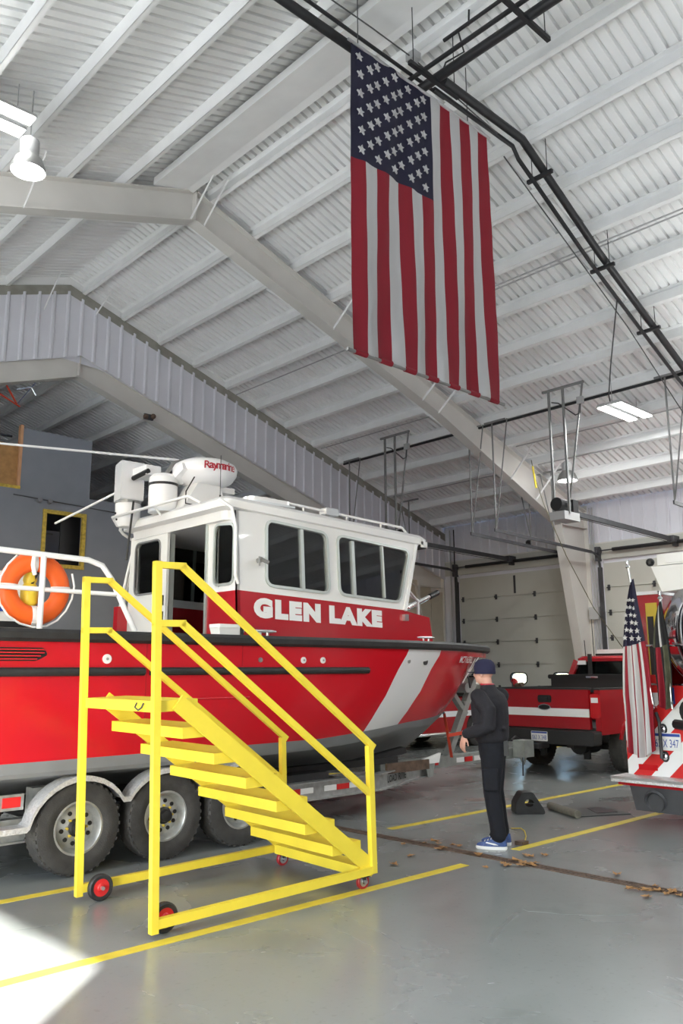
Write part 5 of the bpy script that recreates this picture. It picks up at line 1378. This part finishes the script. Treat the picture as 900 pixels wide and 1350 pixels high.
# chevron panels: stripes as separate reflective strips
body = on(B().box((FXR+.01, FYR, .50), (17.0, FYL, 1.42)), 'body', 'truck_red', ft)
def chevrons(y_in, y_out, z0, z1):
    k = 0; st_ = .215; s = -3.0
    y0, y1 = min(y_in, y_out), max(y_in, y_out)
    # strips rise from the outside edge towards the middle: clip z = s + (y1 - y)
    while s < 3:
        poly = []
        def clip(poly, f):
            out = []
            for i in range(len(poly)):
                a, c = poly[i-1], poly[i]; fa, fc = f(a), f(c)
                if fa >= 0 and fc < 0 or fa < 0 and fc >= 0:
                    t = fa/(fa-fc); out.append((a[0]+(c[0]-a[0])*t, a[1]+(c[1]-a[1])*t))
                if fc >= 0: out.append(c)
            return out
        poly = [(y0, z0), (y1, z0), (y1, z1), (y0, z1)]
        g = lambda p: p[1]-(y1-p[0])*1.0 if y_out > y_in else p[1]-(p[0]-y0)*1.0
        poly = clip(poly, lambda p: g(p)-s)
        if poly: poly = clip(poly, lambda p: s+st_-g(p))
        if len(poly) > 2:
            on(B().prism(poly, (FXR, 0, 0), (0, 1, 0), (0, 0, 1), (.01, 0, 0)), 'chevron_strip', 'reflector_red' if k % 2 else 'white', body)
        s += st_; k += 1
mid = (FYL+FYR)/2
chevrons(mid, FYL, .50, 1.42); chevrons(mid, FYR, .50, 1.42)
on(B().prism([(FYL-.55, 1.42), (FYL, 1.42), (FYL-.08, 1.62), (FYL-.40, 1.62)], (FXR+.005, 0, 0), (0, 1, 0), (0, 0, 1), (.02, 0, 0)), 'corner_panel', 'reflector_red', ft)
# polished elliptical tank with a dished rear head
TC = (mid, 2.08); ra, rb = .78, .72
def ell(k, x): return [(x, TC[0]+ra*k*math.cos(a), TC[1]+rb*k*math.sin(a)) for a in [2*PI*j/48 for j in range(48)]]
on(B().rings([ell(.02, FXR-.10), ell(.3, FXR-.09), ell(.6, FXR-.05), ell(.85, FXR+.02), ell(.95, FXR+.09), ell(1.0, FXR+.22), ell(1.0, 15.2)]), 'tank', 'chrome', ft, smooth=40)
on(B().rings([ell(1.012, FXR+.20), ell(1.012, FXR+.26)]), 'tank_band', 'alu', ft)
on(B().box((FXR+.05, FYR+.1, 1.42), (15.2, FYL-.1, 1.50)), 'tank_saddle', 'reflector_red', ft)
# top box with flood light
on(B().hexa([(FXR+.0, mid-.75, 2.66), (FXR+.6, mid-.75, 2.66), (FXR+.6, mid+.66, 2.56), (FXR, mid+.66, 2.56), (FXR, mid-.9, 2.86), (FXR+.6, mid-.9, 2.86), (FXR+.6, FYL-.46, 2.86), (FXR, FYL-.46, 2.86)]), 'top_box', 'white_matte', ft)
fd = on(B().box((FXR+.02, mid+.28, 2.87), (FXR+.22, mid+.70, 3.0)), 'flood_light', 'white_matte', ft)
on(B().box((FXR+.005, mid+.32, 2.89), (FXR+.02, mid+.60, 2.98)), 'flood_lens', 'lens_white', fd)
on(B().sphere((FXR+.05, mid+.80, 2.92), .05, 10, 6), 'rear_camera', 'black', ft)
# dump chute, ladder rail, lamps
on(B().cyl((FXR+.1, mid+.28, 1.30), (FXR-.28, mid+.28, 1.22), .14, .16, 18), 'dump_valve', 'black', ft)
on(B().cyl((FXR, mid+.62, 1.08), (FXR-.2, mid+.25, 1.06), .055, n=10), 'valve_handle', 'black', ft)
on(B().box((FXR-.12, mid-.4, .50), (FXR, mid+.42, .86)), 'chute_box', 'alu', ft)
for z in (1.02, .72):
    lh = on(B().prism([(.045*math.cos(a), .06*math.sin(a)) for a in [2*PI*k/14 for k in range(14)]], (FXR-.012, FYL-.46, z), (0, 1, 0), (0, 0, 1), (.016, 0, 0)), 'lamp_bezel', 'black_plastic', ft)
    on(B().sphere((FXR-.014, FYL-.46, z), .034, 10, 6, (.5, 1, 1.2)), 'lamp_lens', 'chrome', lh, smooth=50)
lh = on(B().cyl((FXR-.02, FYL-.32, 1.12), (FXR, FYL-.32, 1.12), .045, n=12), 'lamp_bezel', 'chrome', ft)
on(B().box((FXR-.008, FYL-.62, 1.30), (FXR, FYL-.53, 1.48)), 'data_plate', 'plate_blue', ft)
on(B().tube([(FXR-.05, FYL-.44, .70), (FXR-.05, FYL-.44, 1.1), (FXR-.03, FYL-.40, 1.2)], .02, 8), 'grab_handle', 'dark_steel', ft)
on(B().tube([(FXR, FYL-.15, 1.26), (FXR-.05, FYL-.17, 1.26), (FXR-.05, FYL-.38, 1.26), (FXR, FYL-.40, 1.26)], .014, 8), 'step_rail', 'chrome', ft)
on(B().box((FXR-.01, FYL-.42, .74), (FXR, FYL-.22, .80)), 'tail_lens', 'lens_white', ft)
on(B().box((FXR-.02, FYL-.36, .56), (FXR, FYL-.14, .62)), 'tail_lens', 'lens_red', ft)
licence(ft, (FXR-.016, FYL-.48, .885), (0, -1, 0), '063 X 347', .36, .19)
on(B().tube([(FXR-.03, FYL-.06, 1.52), (FXR-.03, mid-.2, 1.50)], .012, 6), 'tank_rail', 'chrome', ft); on(B().tube([(FXR-.08, FYL-.35, 1.95), (FXR-.12, mid, 1.93)], .012, 6), 'tank_rail', 'chrome', ft)
# tall red side cabinet in front of the tank shoulder
sc = on(B().box((9.46, FYL-.40, 1.50), (12.4, FYL-.13, 2.56)), 'side_cabinet', 'truck_red', ft)
on(B().box((9.445, FYL-.38, 1.6), (9.46, FYL-.24, 2.46)), 'cabinet_opening', 'cord_yellow', sc)
on(B().box((9.44, FYL-.41, 2.56), (12.4, FYL-.12, 2.60)), 'cabinet_lid', 'alu', sc)
on(B().box((9.434, FYL-.33, 1.6), (9.445, FYL-.26, 2.3)), 'dark_gear', 'black', sc)
# under the tailboard
on(B().prism([(0, 0), (.9, 0), (.86, -.26), (.06, -.26)], (9.0, FYL-.12, .405), (0, -1, 0), (0, 0, 1), (.3, 0, 0)), 'tow_bracket', 'dark_steel', ft)
on(B().lathe((8.99, FYL-.42, .26), (1, 0, .3), [(.11, -.02), (.13, 0), (.11, .02), (.09, 0)], 20, loop=True), 'tow_ring', 'dark_steel', ft)
for x in (11.6, 12.8):
    for s in (-1, 1):
        c = WM[ft].inverted() @ Vector((x, mid+s*1.02, .52)); wheel_at(c.x, c.y, c.z, (0, s), ft, .52, .30, .29)
on(B().box((9.4, mid-.45, .42), (17.5, mid+.45, .56)), 'chassis', 'black', ft)
on(B().box((15.4, FYR+.05, .6), (17.4, FYL-.05, 2.75)), 'cab', 'truck_red', ft)
c = WM[ft].inverted() @ Vector((16.4, 0, .52))
for s in (-1, 1): wheel_at(c.x, s*1.02, .52, (0, s), ft, .52, .30, .29)

# ---- the two flags carried on the tail of the tanker
def staff_flag(name, label, base, tip, paint, drop, wdt, seed):
    base, tip = Vector(base), Vector(tip)
    t = thing(name, label, 'flag', base); d = (tip-base)
    on(B().tube([base, tip], .014, 8), 'staff', 'alu', t, smooth=50)
    on(B().lathe(tip, d, [(.02, 0), (.03, .015), (.012, .04), (.02, .06), (.004, .10)], 10), 'finial', 'chrome', t, smooth=50)
    return t, base, tip
US = staff_flag('staff_flag', 'furled American flag on a leaning silver staff at the tanker tail', (8.98, 4.50, 1.30), (8.98, 4.68, 2.84), None, 1, 1, 1)
def drape_pt(top, ztop, zbot, w0, w1, skew, wav, nf, x0, u, v):
    w = w0+(w1-w0)*min(1, v*1.5)**.8
    return (x0+wav*(.25+v)*math.sin(u*nf*2*PI+v*1.5), top+skew*v*(.35-u)+w*(1-u)-w*.12+.02*math.sin(v*5+u*2), ztop-(ztop-zbot)*v+.10*(u-.5)*(1-v)-.10*math.sin(u*PI)*v*v)
def drape(t, top, ztop, zbot, w0, w1, cells, thick=.008, skew=0.0, wav=.035, nf=3.4, x0=9.08):
    """hanging cloth: cells(u, v) picks the material; each colour field is one cloth part"""
    nu, nv = 40, 40; grid = []
    for j in range(nv+1):
        grid.append([Vector(drape_pt(top, ztop, zbot, w0, w1, skew, wav, nf, x0, i/nu, j/nv)) for i in range(nu+1)])
    groups = {}
    for j in range(nv):
        for i in range(nu):
            m, nm, key = cells((i+.5)/nu, (j+.5)/nv)
            groups.setdefault((m, nm, key), []).append((grid[j][i], grid[j][i+1], grid[j+1][i+1], grid[j+1][i]))
    for (m, nm, key), qs in groups.items():
        b = B()
        for q in qs: b.quad(*q)
        me_b = b
        for q in qs: b.quad(*[p+Vector((thick, 0, 0)) for p in q])
        on(b, nm, m, t)
def us_named(u, v):
    if v < .375: return ('flag_blue', 'canton', 0)
    k = int(math.floor(u*7.999))
    return ('flag_red', 'red_stripe', k) if k % 2 else ('flag_white', 'white_stripe', k)
t_, b_, p_ = US
UP = (4.60, 2.66, .82, .07, .25, .13, .035, 3.2, 8.94)
drape(t_, UP[0], UP[1], UP[2], UP[3], UP[4], us_named, skew=UP[5], wav=UP[6], nf=UP[7], x0=UP[8])
rs = random.Random(3)
for k in range(18):
    v = .09+.0155*k; u = (.22, .52, .80)[k % 3]+rs.uniform(-.06, .06)
    x, y, z = drape_pt(*UP[:5], UP[5], UP[6], UP[7], UP[8], u, v); x -= .016; r = .018+.05*v
    pts = [(r*(1 if q % 2 == 0 else .42)*math.cos(PI/2+q*PI/5), r*(1 if q % 2 == 0 else .42)*math.sin(PI/2+q*PI/5)) for q in range(10)]
    on(B().prism(pts, (x, y, z), (0, 1, 0), (0, 0, 1), (.012, 0, 0)), 'star', 'flag_white', t_)
M['olive'] = mat('olive', (.10, .10, .06), .8, var=.4, vscale=8)
DK = staff_flag('staff_flag', 'furled dark flag on a second staff at the tanker tail', (9.06, 4.32, 1.25), (9.06, 4.36, 2.46), None, 1, 1, 1)
M['flag_black'] = mat('flag_black', (.014, .014, .016), .8, var=.3, vscale=8)
def dk(u, v):
    k = int(math.floor(u*4.999)); top_ = v < .42
    m = (('olive', 'olive_field'), ('flag_black', 'dark_field'), ('flag_white', 'pale_field'), ('flag_black', 'dark_field'), ('flag_black', 'dark_field'))[k] if top_ else (('flag_black', 'dark_field'), ('flag_red', 'red_field'), ('flag_black', 'dark_field'), ('olive', 'olive_field'), ('flag_black', 'dark_field'))[k]
    return m[0], m[1], (k, top_)
drape(DK[0], 4.33, 2.40, 1.34, .07, .17, dk, skew=.06, wav=.03, nf=2.6, x0=9.03)
# ================================================================== the man by the bow
def remeshed(name, b, m, parent, voxel, smooth_it=3, local=True):
    """voxel-fuse overlapping closed shapes into one continuous skin"""
    me = b.mesh(name+'_src'); o = bpy.data.objects.new(name+'_src', me); C.objects.link(o)
    r = o.modifiers.new('fuse', 'REMESH'); r.mode = 'VOXEL'; r.voxel_size = voxel; r.use_smooth_shade = True
    s = o.modifiers.new('soften', 'SMOOTH'); s.iterations = smooth_it; s.factor = .5
    bpy.context.view_layer.update()
    out = bpy.data.meshes.new_from_object(o.evaluated_get(bpy.context.evaluated_depsgraph_get()))
    bpy.data.objects.remove(o); bpy.data.meshes.remove(me)
    out.name = name; out.materials.clear()
    for p in out.polygons: p.use_smooth = True
    k = link(name, out, m, parent); WM[k] = WM[parent]
    return k
man = thing('person', 'man in dark jacket, navy trousers, cap and blue trainers looking at the boat', 'person', (6.90, 5.14, 0), math.radians(119))
def limb(b, pts, n=12):                      # pts: (x, y, z, r): rounded limb
    P = [Vector(p[:3]) for p in pts]; r = [p[3] for p in pts]
    d0 = (P[0]-P[1]).normalized(); d1 = (P[-1]-P[-2]).normalized()
    P = [P[0]+d0*r[0]*.9, P[0]+d0*r[0]*.55]+P+[P[-1]+d1*r[-1]*.55, P[-1]+d1*r[-1]*.9]
    r = [r[0]*.25, r[0]*.8]+r+[r[-1]*.8, r[-1]*.25]
    b.tube(P, r, n)
def trunk(b, rings_, n=20):                  # (cx, cy, z, rx, ry, turn): oval sections
    out = []
    for cx, cy, z, rx, ry, tn in rings_:
        out.append([(cx+rx*math.cos(a)*math.cos(tn)-ry*math.sin(a)*math.sin(tn), cy+rx*math.cos(a)*math.sin(tn)+ry*math.sin(a)*math.cos(tn), z) for a in [2*PI*j/n for j in range(n)]])
    b.rings(out)
TW = math.radians(-30)                       # shoulders turned further towards the boat
cs, sn = math.cos(TW), math.sin(TW)
def tor(x, y, z): return (x*cs-y*sn+.035, x*sn+y*cs, z)
SHL, SHR = tor(-.01, .185, 1.43), tor(-.01, -.185, 1.43)
ELL, WRL = (.02, .285, 1.15), (.255, .235, 1.065)
ELR, WRR = (.0, -.29, 1.16), (.04, -.25, .93)
FTL, FTR = (.0, .115), (-.015, -.10)
def person_core(b, g=0.0, legs=True, arms=True, hands=True):
    trunk(b, [(.02, 0, .84, .11+g, .15+g, 0), (.015, 0, .95, .12+g, .165+g, TW*.3), (.02, 0, 1.07, .105+g, .15+g, TW*.6), (.03, 0, 1.22, .12+g, .165+g, TW), (.035, 0, 1.36, .12+g, .185+g, TW), (.03, 0, 1.45, .085+g, .15+g, TW), (.035, 0, 1.50, .06+g, .07+g, TW)])
    if legs:
        for (fx, fy), s in ((FTL, 1), (FTR, -1)):
            limb(b, [(.02, s*.085, .90, .095+g), (.025, s*.095, .70, .082+g), (.02, fy, .50, .062+g), (.0, fy, .34, .058+g), (-.01, fy, .10, .042+g)])
            limb(b, [(fx-.05, fy, .058, .030), (fx+.06, fy, .044, .024), (fx+.13, fy, .036, .016)])
    if arms:
        limb(b, [(*SHL, .062+g), (.02, .255, 1.30, .055+g), (*ELL, .047+g), (.14, .265, 1.11, .043+g), (*WRL, .030+g)])
        limb(b, [(*SHR, .062+g), (.04, -.27, 1.30, .055+g), (*ELR, .047+g), (.02, -.275, 1.06, .043+g), (*WRR, .030+g)])
b = B(); person_core(b)
limb(b, [(.035, 0, 1.46, .058), (.05, 0, 1.53, .055), (.06, 0, 1.60, .056)])        # neck
HA = math.radians(-14); hc, hs_ = math.cos(HA), math.sin(HA)
def hd(x, y, z): return (x*hc-y*hs_+.075, x*hs_+y*hc, 1.655+z)
def ball(b, p, r, sc): 
    i0 = len(b.v); b.sphere((0, 0, 0), r, 16, 12, sc)
    for i in range(i0, len(b.v)):
        v = b.v[i]; b.v[i] = Vector(hd(p[0]+v.x, p[1]+v.y, p[2]+v.z))
ball(b, (-.005, 0, .03), .1, (.98, .78, .98))             # skull
ball(b, (.03, 0, -.045), .075, (.85, .80, .92))           # face and jaw
ball(b, (.062, 0, -.092), .03, (.9, 1.0, .7))             # chin
ball(b, (.097, 0, -.018), .019, (1.1, .75, 1.5))          # nose
ball(b, (.085, 0, -.062), .018, (.8, 1.5, .55))           # mouth
ball(b, (.082, 0, .022), .03, (.55, 1.9, .4))             # brow
for s in (-1, 1): ball(b, (.0, s*.079, -.012), .03, (.62, .3, 1.05))   # ears
def hand(b, wr, d, palm_n, side):
    """palm and five bent fingers from the wrist along d"""
    wr, d, pn = Vector(wr), Vector(d).normalized(), Vector(palm_n); pn = (pn-d*pn.dot(d)).normalized(); ac = d.cross(pn)*side
    b.rings([[wr+d*l+ac*(w*math.cos(a))+pn*(t*math.sin(a)) for a in [2*PI*j/12 for j in range(12)]] for l, w, t in ((-.01, .024, .019), (.02, .031, .017), (.055, .040, .016), (.088, .040, .013), (.096, .034, .009))])
    for k, (o, ln) in enumerate(((.031, .068), (.0105, .078), (-.0105, .072), (-.031, .056))):
        p0 = wr+d*.08+ac*o; p1 = wr+d*(.094+ln*.42)+ac*o*1.12+pn*.006; p2 = p1+d*ln*.33+pn*ln*.20; p3 = p2+d*ln*.20+pn*ln*.26
        limb(b, [(*p0, .0095), (*p1, .0088), (*p2, .0082), (*p3, .0072)], 8)
    t0 = wr+d*.025+ac*.028; t1 = t0+d*.032+ac*.026+pn*.012; t2 = t1+d*.034+ac*.008+pn*.012
    limb(b, [(*t0, .0125), (*t1, .0105), (*t2, .0085)], 8)
hand(b, WRL, (.25, -.06, -.96), (-.6, -.7, -.1), 1)
hand(b, WRR, (.15, .25, -.95), (-.2, .9, .1), -1)
body = remeshed('body', b, 'skin', man, .0072, 2); body['label'] = 'bare neck, face and hands of the man'
# trousers
b = B()
trunk(b, [(.02, 0, .82, .125, .165, 0), (.015, 0, .93, .142, .185, TW*.3), (.02, 0, 1.03, .132, .175, TW*.5), (.02, 0, 1.06, .126, .170, TW*.5)])
for (fx, fy), s in ((FTL, 1), (FTR, -1)):
    limb(b, [(.015, s*.085, .88, .118), (.02, s*.093, .70, .104), (.025, fy*.98, .52, .086), (.005, fy, .36, .083), (-.01, fy, .24, .076), (-.02, fy, .16, .078), (-.022, fy, .125, .078)], 14)
    b.sphere((.055, fy, .50), .055, 10, 6, (.7, 1, 1.1))
    b.sphere((-.04, fy+s*.02, .19), .05, 10, 6, (.9, 1, .5)); b.sphere((.03, fy, .13), .05, 10, 6, (.8, 1, .45))
    b.box((-.05, fy+s*.075, .55), (.09, fy+s*.105, .75))
remeshed('trousers', b, 'trousers', man, .011, 3)
# jacket with sleeves and collar
b = B()
trunk(b, [(.018, 0, .985, .142, .19, TW*.5), (.02, 0, 1.02, .158, .206, TW*.6), (.02, 0, 1.08, .156, .206, TW*.7), (.03, 0, 1.22, .162, .216, TW), (.035, 0, 1.36, .156, .228, TW), (.033, 0, 1.44, .118, .196, TW), (.036, 0, 1.495, .078, .10, TW), (.045, 0, 1.545, .072, .075, TW)])
limb(b, [(*SHL, .082), (.012, .258, 1.30, .080), (ELL[0]-.005, ELL[1], ELL[2]-.005, .076), (.12, .27, 1.105, .066), (.205, .25, 1.085, .055), (.235, .24, 1.075, .050)], 14)
limb(b, [(*SHR, .082), (.035, -.265, 1.30, .078), (*ELR, .072), (.02, -.275, 1.06, .062), (.036, -.255, .96, .05)], 14)
b.sphere((-.10, .05, 1.12), .06, 10, 6, (.5, 1.6, .4)); b.sphere((-.03, .30, 1.15), .04, 10, 6, (1, .6, .5)); b.sphere((.0, .29, 1.22), .05, 10, 6, (1.1, .6, .4))
jk_ = remeshed('jacket', b, 'jacket', man, .011, 3)
# collar lining, belt gear
b = B(); trunk(b, [(.046, 0, 1.535, .074, .077, TW), (.050, 0, 1.552, .070, .073, TW)])
remeshed('collar', b, 'letter_red', man, .008, 1)
rb_ = B().box((-.14, .02, .86), (-.10, .09, 1.0)).build('radio_pouch', 'black_plastic', man, local=True)
B().cyl((-.12, .055, 1.0), (-.12, .055, 1.06), .006, n=6).build('radio_stub', 'black', rb_, local=True)
B().rings([[(WRL[0]-.012+.034*math.cos(a)*.5, WRL[1]+.036*math.sin(a), WRL[2]+.012+.034*math.cos(a)) for a in [2*PI*j/14 for j in range(14)]], [(WRL[0]+.004+.034*math.cos(a)*.5, WRL[1]+.036*math.sin(a), WRL[2]+.004+.034*math.cos(a)) for a in [2*PI*j/14 for j in range(14)]]]).build('watch', 'alu', man, smooth=40, local=True)
# cap: close-fitting dome with band and short peak turned away
def hring(z, rx, ry, cx=0, n=24): return [hd(cx+rx*math.cos(a), ry*math.sin(a), z) for a in [2*PI*j/n for j in range(n)]]
cp = B().rings([hring(-.005, .107, .090, -.008), hring(.03, .111, .093, -.006), hring(.07, .110, .092, -.006), hring(.105, .096, .080, -.006), hring(.130, .065, .055, -.008), hring(.140, .02, .018, -.008)]).build('cap', 'cap', man, smooth=60, local=True)
B().rings([hring(-.010, .108, .091, -.008), hring(.018, .1125, .0945, -.007)]).build('cap_band', 'cap', cp, smooth=40, local=True)
pk = [hd(.085+.085*math.cos(a), .078*math.sin(a), .012+.0) for a in [-PI/2+PI*k/10 for k in range(11)]]
B().rings([[(p[0], p[1], p[2]-.008) for p in pk], pk]).build('cap_peak', 'cap', cp, local=True)
for s in (-1, 1): B().sphere(hd(.083, s*.031, .003), .0125, 10, 6).build('eye', 'white', man, smooth=60, local=True)
M['beard'] = mat('beard', (.62, .60, .57), .9, bump=.5, bscale=200)
b = B(); 
ball(b, (.066, 0, -.100), .026, (.9, 1.2, .7))
b.build('beard', 'beard', man, smooth=60, local=True)['kind'] = 'stuff'
# trainers
for (fx, fy), s in ((FTL, 1), (FTR, -1)):
    b = B()
    def oval(z, x0, x1, w): return [((x0+x1)/2+(x1-x0)/2*math.cos(a), fy+w*math.sin(a)*(1.0-.18*math.cos(a)*-1*.6), z) for a in [2*PI*j/22 for j in range(22)]]
    so2 = B().rings([oval(0, fx-.095, fx+.195, .046), oval(.012, fx-.10, fx+.205, .050), oval(.03, fx-.10, fx+.20, .050)]).build('shoe_sole', 'white_matte', man, smooth=40, local=True)
    b.rings([oval(.028, fx-.097, fx+.197, .047), oval(.05, fx-.098, fx+.185, .046), oval(.07, fx-.097, fx+.13, .043), oval(.09, fx-.094, fx+.06, .040), oval(.11, fx-.09, fx+.03, .038)])
    sh = b.build('shoe', 'shoe_blue', man, smooth=50, local=True)
    B().prism([(fx-.02, .045), (fx+.02, .045), (fx+.10, .062), (fx+.09, .070), (fx+.01, .058)], (0, fy+s*.043, 0), (1, 0, 0), (0, 0, 1), (0, s*.006, 0)).build('shoe_stripe', 'white_matte', sh, local=True)
    for q in range(3): B().bar((fx+.05+q*.03, fy-.03, .095-q*.010), (fx+.05+q*.03, fy+.03, .095-q*.010), .008, .006).build('lace', 'white_matte', sh, local=True)

# ================================================================== small things on the floor
ck = thing('wheel_chock', 'black rubber wheel chock on the floor behind the man', 'wheel chock', (8.75, 6.05, 0), math.radians(-40))
hole = [(.055*math.cos(a)-.02, .13+.045*math.sin(a)) for a in [2*PI*k/12 for k in range(12)]]
p = sheet(rpoly([(-.19, 0), (.17, 0), (.16, .05), (.03, .25), (-.10, .25), (-.18, .13)], .03, 3), [hole], (0, -.11, 0), (1, 0, 0), (0, 0, 1), -.22)
p.build('chock_body', 'rubber', ck, local=True)
for k in range(3): B().box((-.17+.02*k, -.112, .02+.05*k), (.13-.05*k, -.108, .028+.05*k)).build('grip_rib', 'rubber', ck, local=True)
fm_ = thing('floor_mat', 'dark rubber mat with one rolled end by the yellow line', 'mat', (9.28, 5.55, 0))
q4 = [Vector((9.30, 5.88, 0)), Vector((9.80, 5.60, 0)), Vector((9.50, 5.14, 0)), Vector((8.86, 5.48, 0))]
M['mat_black'] = mat('mat_black', (.035, .038, .036), .6, var=.3, vscale=8)
on(B().rings([[v+Vector((0, 0, .001)) for v in q4], [v+Vector((0, 0, .010)) for v in q4]]), 'mat_sheet', 'mat_black', fm_)
q5 = [q4[0].lerp(q4[1], .45).lerp(q4[3].lerp(q4[2], .45), .12), q4[0].lerp(q4[1], .85).lerp(q4[3].lerp(q4[2], .85), .12), q4[0].lerp(q4[1], .85).lerp(q4[3].lerp(q4[2], .85), .75), q4[0].lerp(q4[1], .45).lerp(q4[3].lerp(q4[2], .45), .75)]
on(B().rings([[v+Vector((0, 0, .010)) for v in q5], [v+Vector((0, 0, .014)) for v in q5]]), 'mat_pad', 'black', fm_)
M['mat_back'] = mat('mat_back', (.16, .15, .12), .8, var=.3, vscale=20)
rl = [(.055*(1-.045*k)*math.cos(.8*k), .055*(1-.045*k)*math.sin(.8*k)) for k in range(16)]
dv = (Vector((8.80, 5.42, 0))-Vector((9.16, 6.02, 0))); sdv = dv.cross(Vector((0, 0, 1))).normalized()
b = B(); sp_ = rl+[(x*.9, z*.9) for x, z in rl[::-1]]
b.cyl(Vector((9.16, 6.02, .045)), Vector((8.82, 5.43, .045)), .045, n=16)
on(b, 'mat_roll', 'mat_back', fm_, smooth=40)
cd_ = thing('cord', 'thin yellow cord curling behind the man with a small plug', 'cord', (7.3, 5.2, 0))
on(B().tube([(7.76, 5.6, .006), (7.72, 5.45, .03), (7.60, 5.32, .035), (7.45, 5.20, .02), (7.32, 5.12, .007), (7.22, 5.08, .007)], .006, 6), 'cord_wire', 'cord_yellow', cd_)
on(B().box((7.10, 5.0, .0), (7.20, 5.09, .035)), 'plug', 'rust', cd_)
# dry leaves blown along the drain
LV = [(6.38, 5.44), (6.62, 5.49), (6.43, 5.02), (6.35, 4.68), (6.44, 4.54), (6.43, 4.43), (6.72, 4.65), (6.77, 4.75), (6.86, 4.59), (6.31, 5.85), (6.67, 3.77), (6.34, 3.42), (6.38, 3.35), (6.37, 3.2),
      (6.55, 3.37), (6.09, 4.68), (6.52, 5.75), (6.62, 5.7), (6.27, 4.59), (6.45, 4.49), (6.4, 3.4), (6.45, 3.19), (5.61, 5.32), (5.96, 5.44), (6.19, 3.26), (6.48, 4.63), (6.62, 5.4), (6.45, 5.47),
      (6.30, 4.64), (6.33, 3.36), (6.42, 3.28), (6.5, 4.48), (6.37, 4.5), (6.3, 3.47), (6.40, 3.12), (6.58, 5.62)]
rl_ = random.Random(11); leafs = []
for i, (x, y) in enumerate(LV):
    if i < 4:
        n = 14; pts = []
        for k in range(n):
            a = 2*PI*k/n; r = (1.0 if k % 2 == 0 else .62)*(1+.25*math.cos(a)); pts.append((.045*r*math.cos(a), .030*r*math.sin(a)))
        b = B(); top = []
        cz = [.004+.02*abs(q[1])/.03*rl_.uniform(.3, 1)+.012*(q[0]/.05)**2*rl_.uniform(.2, 1) for q in pts]
        b.v = [Vector((0, 0, .006))]+[Vector((q[0], q[1], z)) for q, z in zip(pts, cz)]
        b.f = [(0, 1+k, 1+(k+1) % n) for k in range(n)]
        me = b.mesh('leaf'); o = link('leaf', me, 'leaf', None); leafs.append(o)
    else:
        o = leafs[i % 4].copy(); C.objects.link(o)
    o.location = (x, y, .003); o.rotation_euler = (0, 0, rl_.uniform(0, 2*PI)); k = rl_.uniform(.75, 1.5); o.scale = (k, k, k)
    tag(o, 'dry brown leaf lying near the floor drain', 'leaf', 'dry leaves blown along the floor drain')
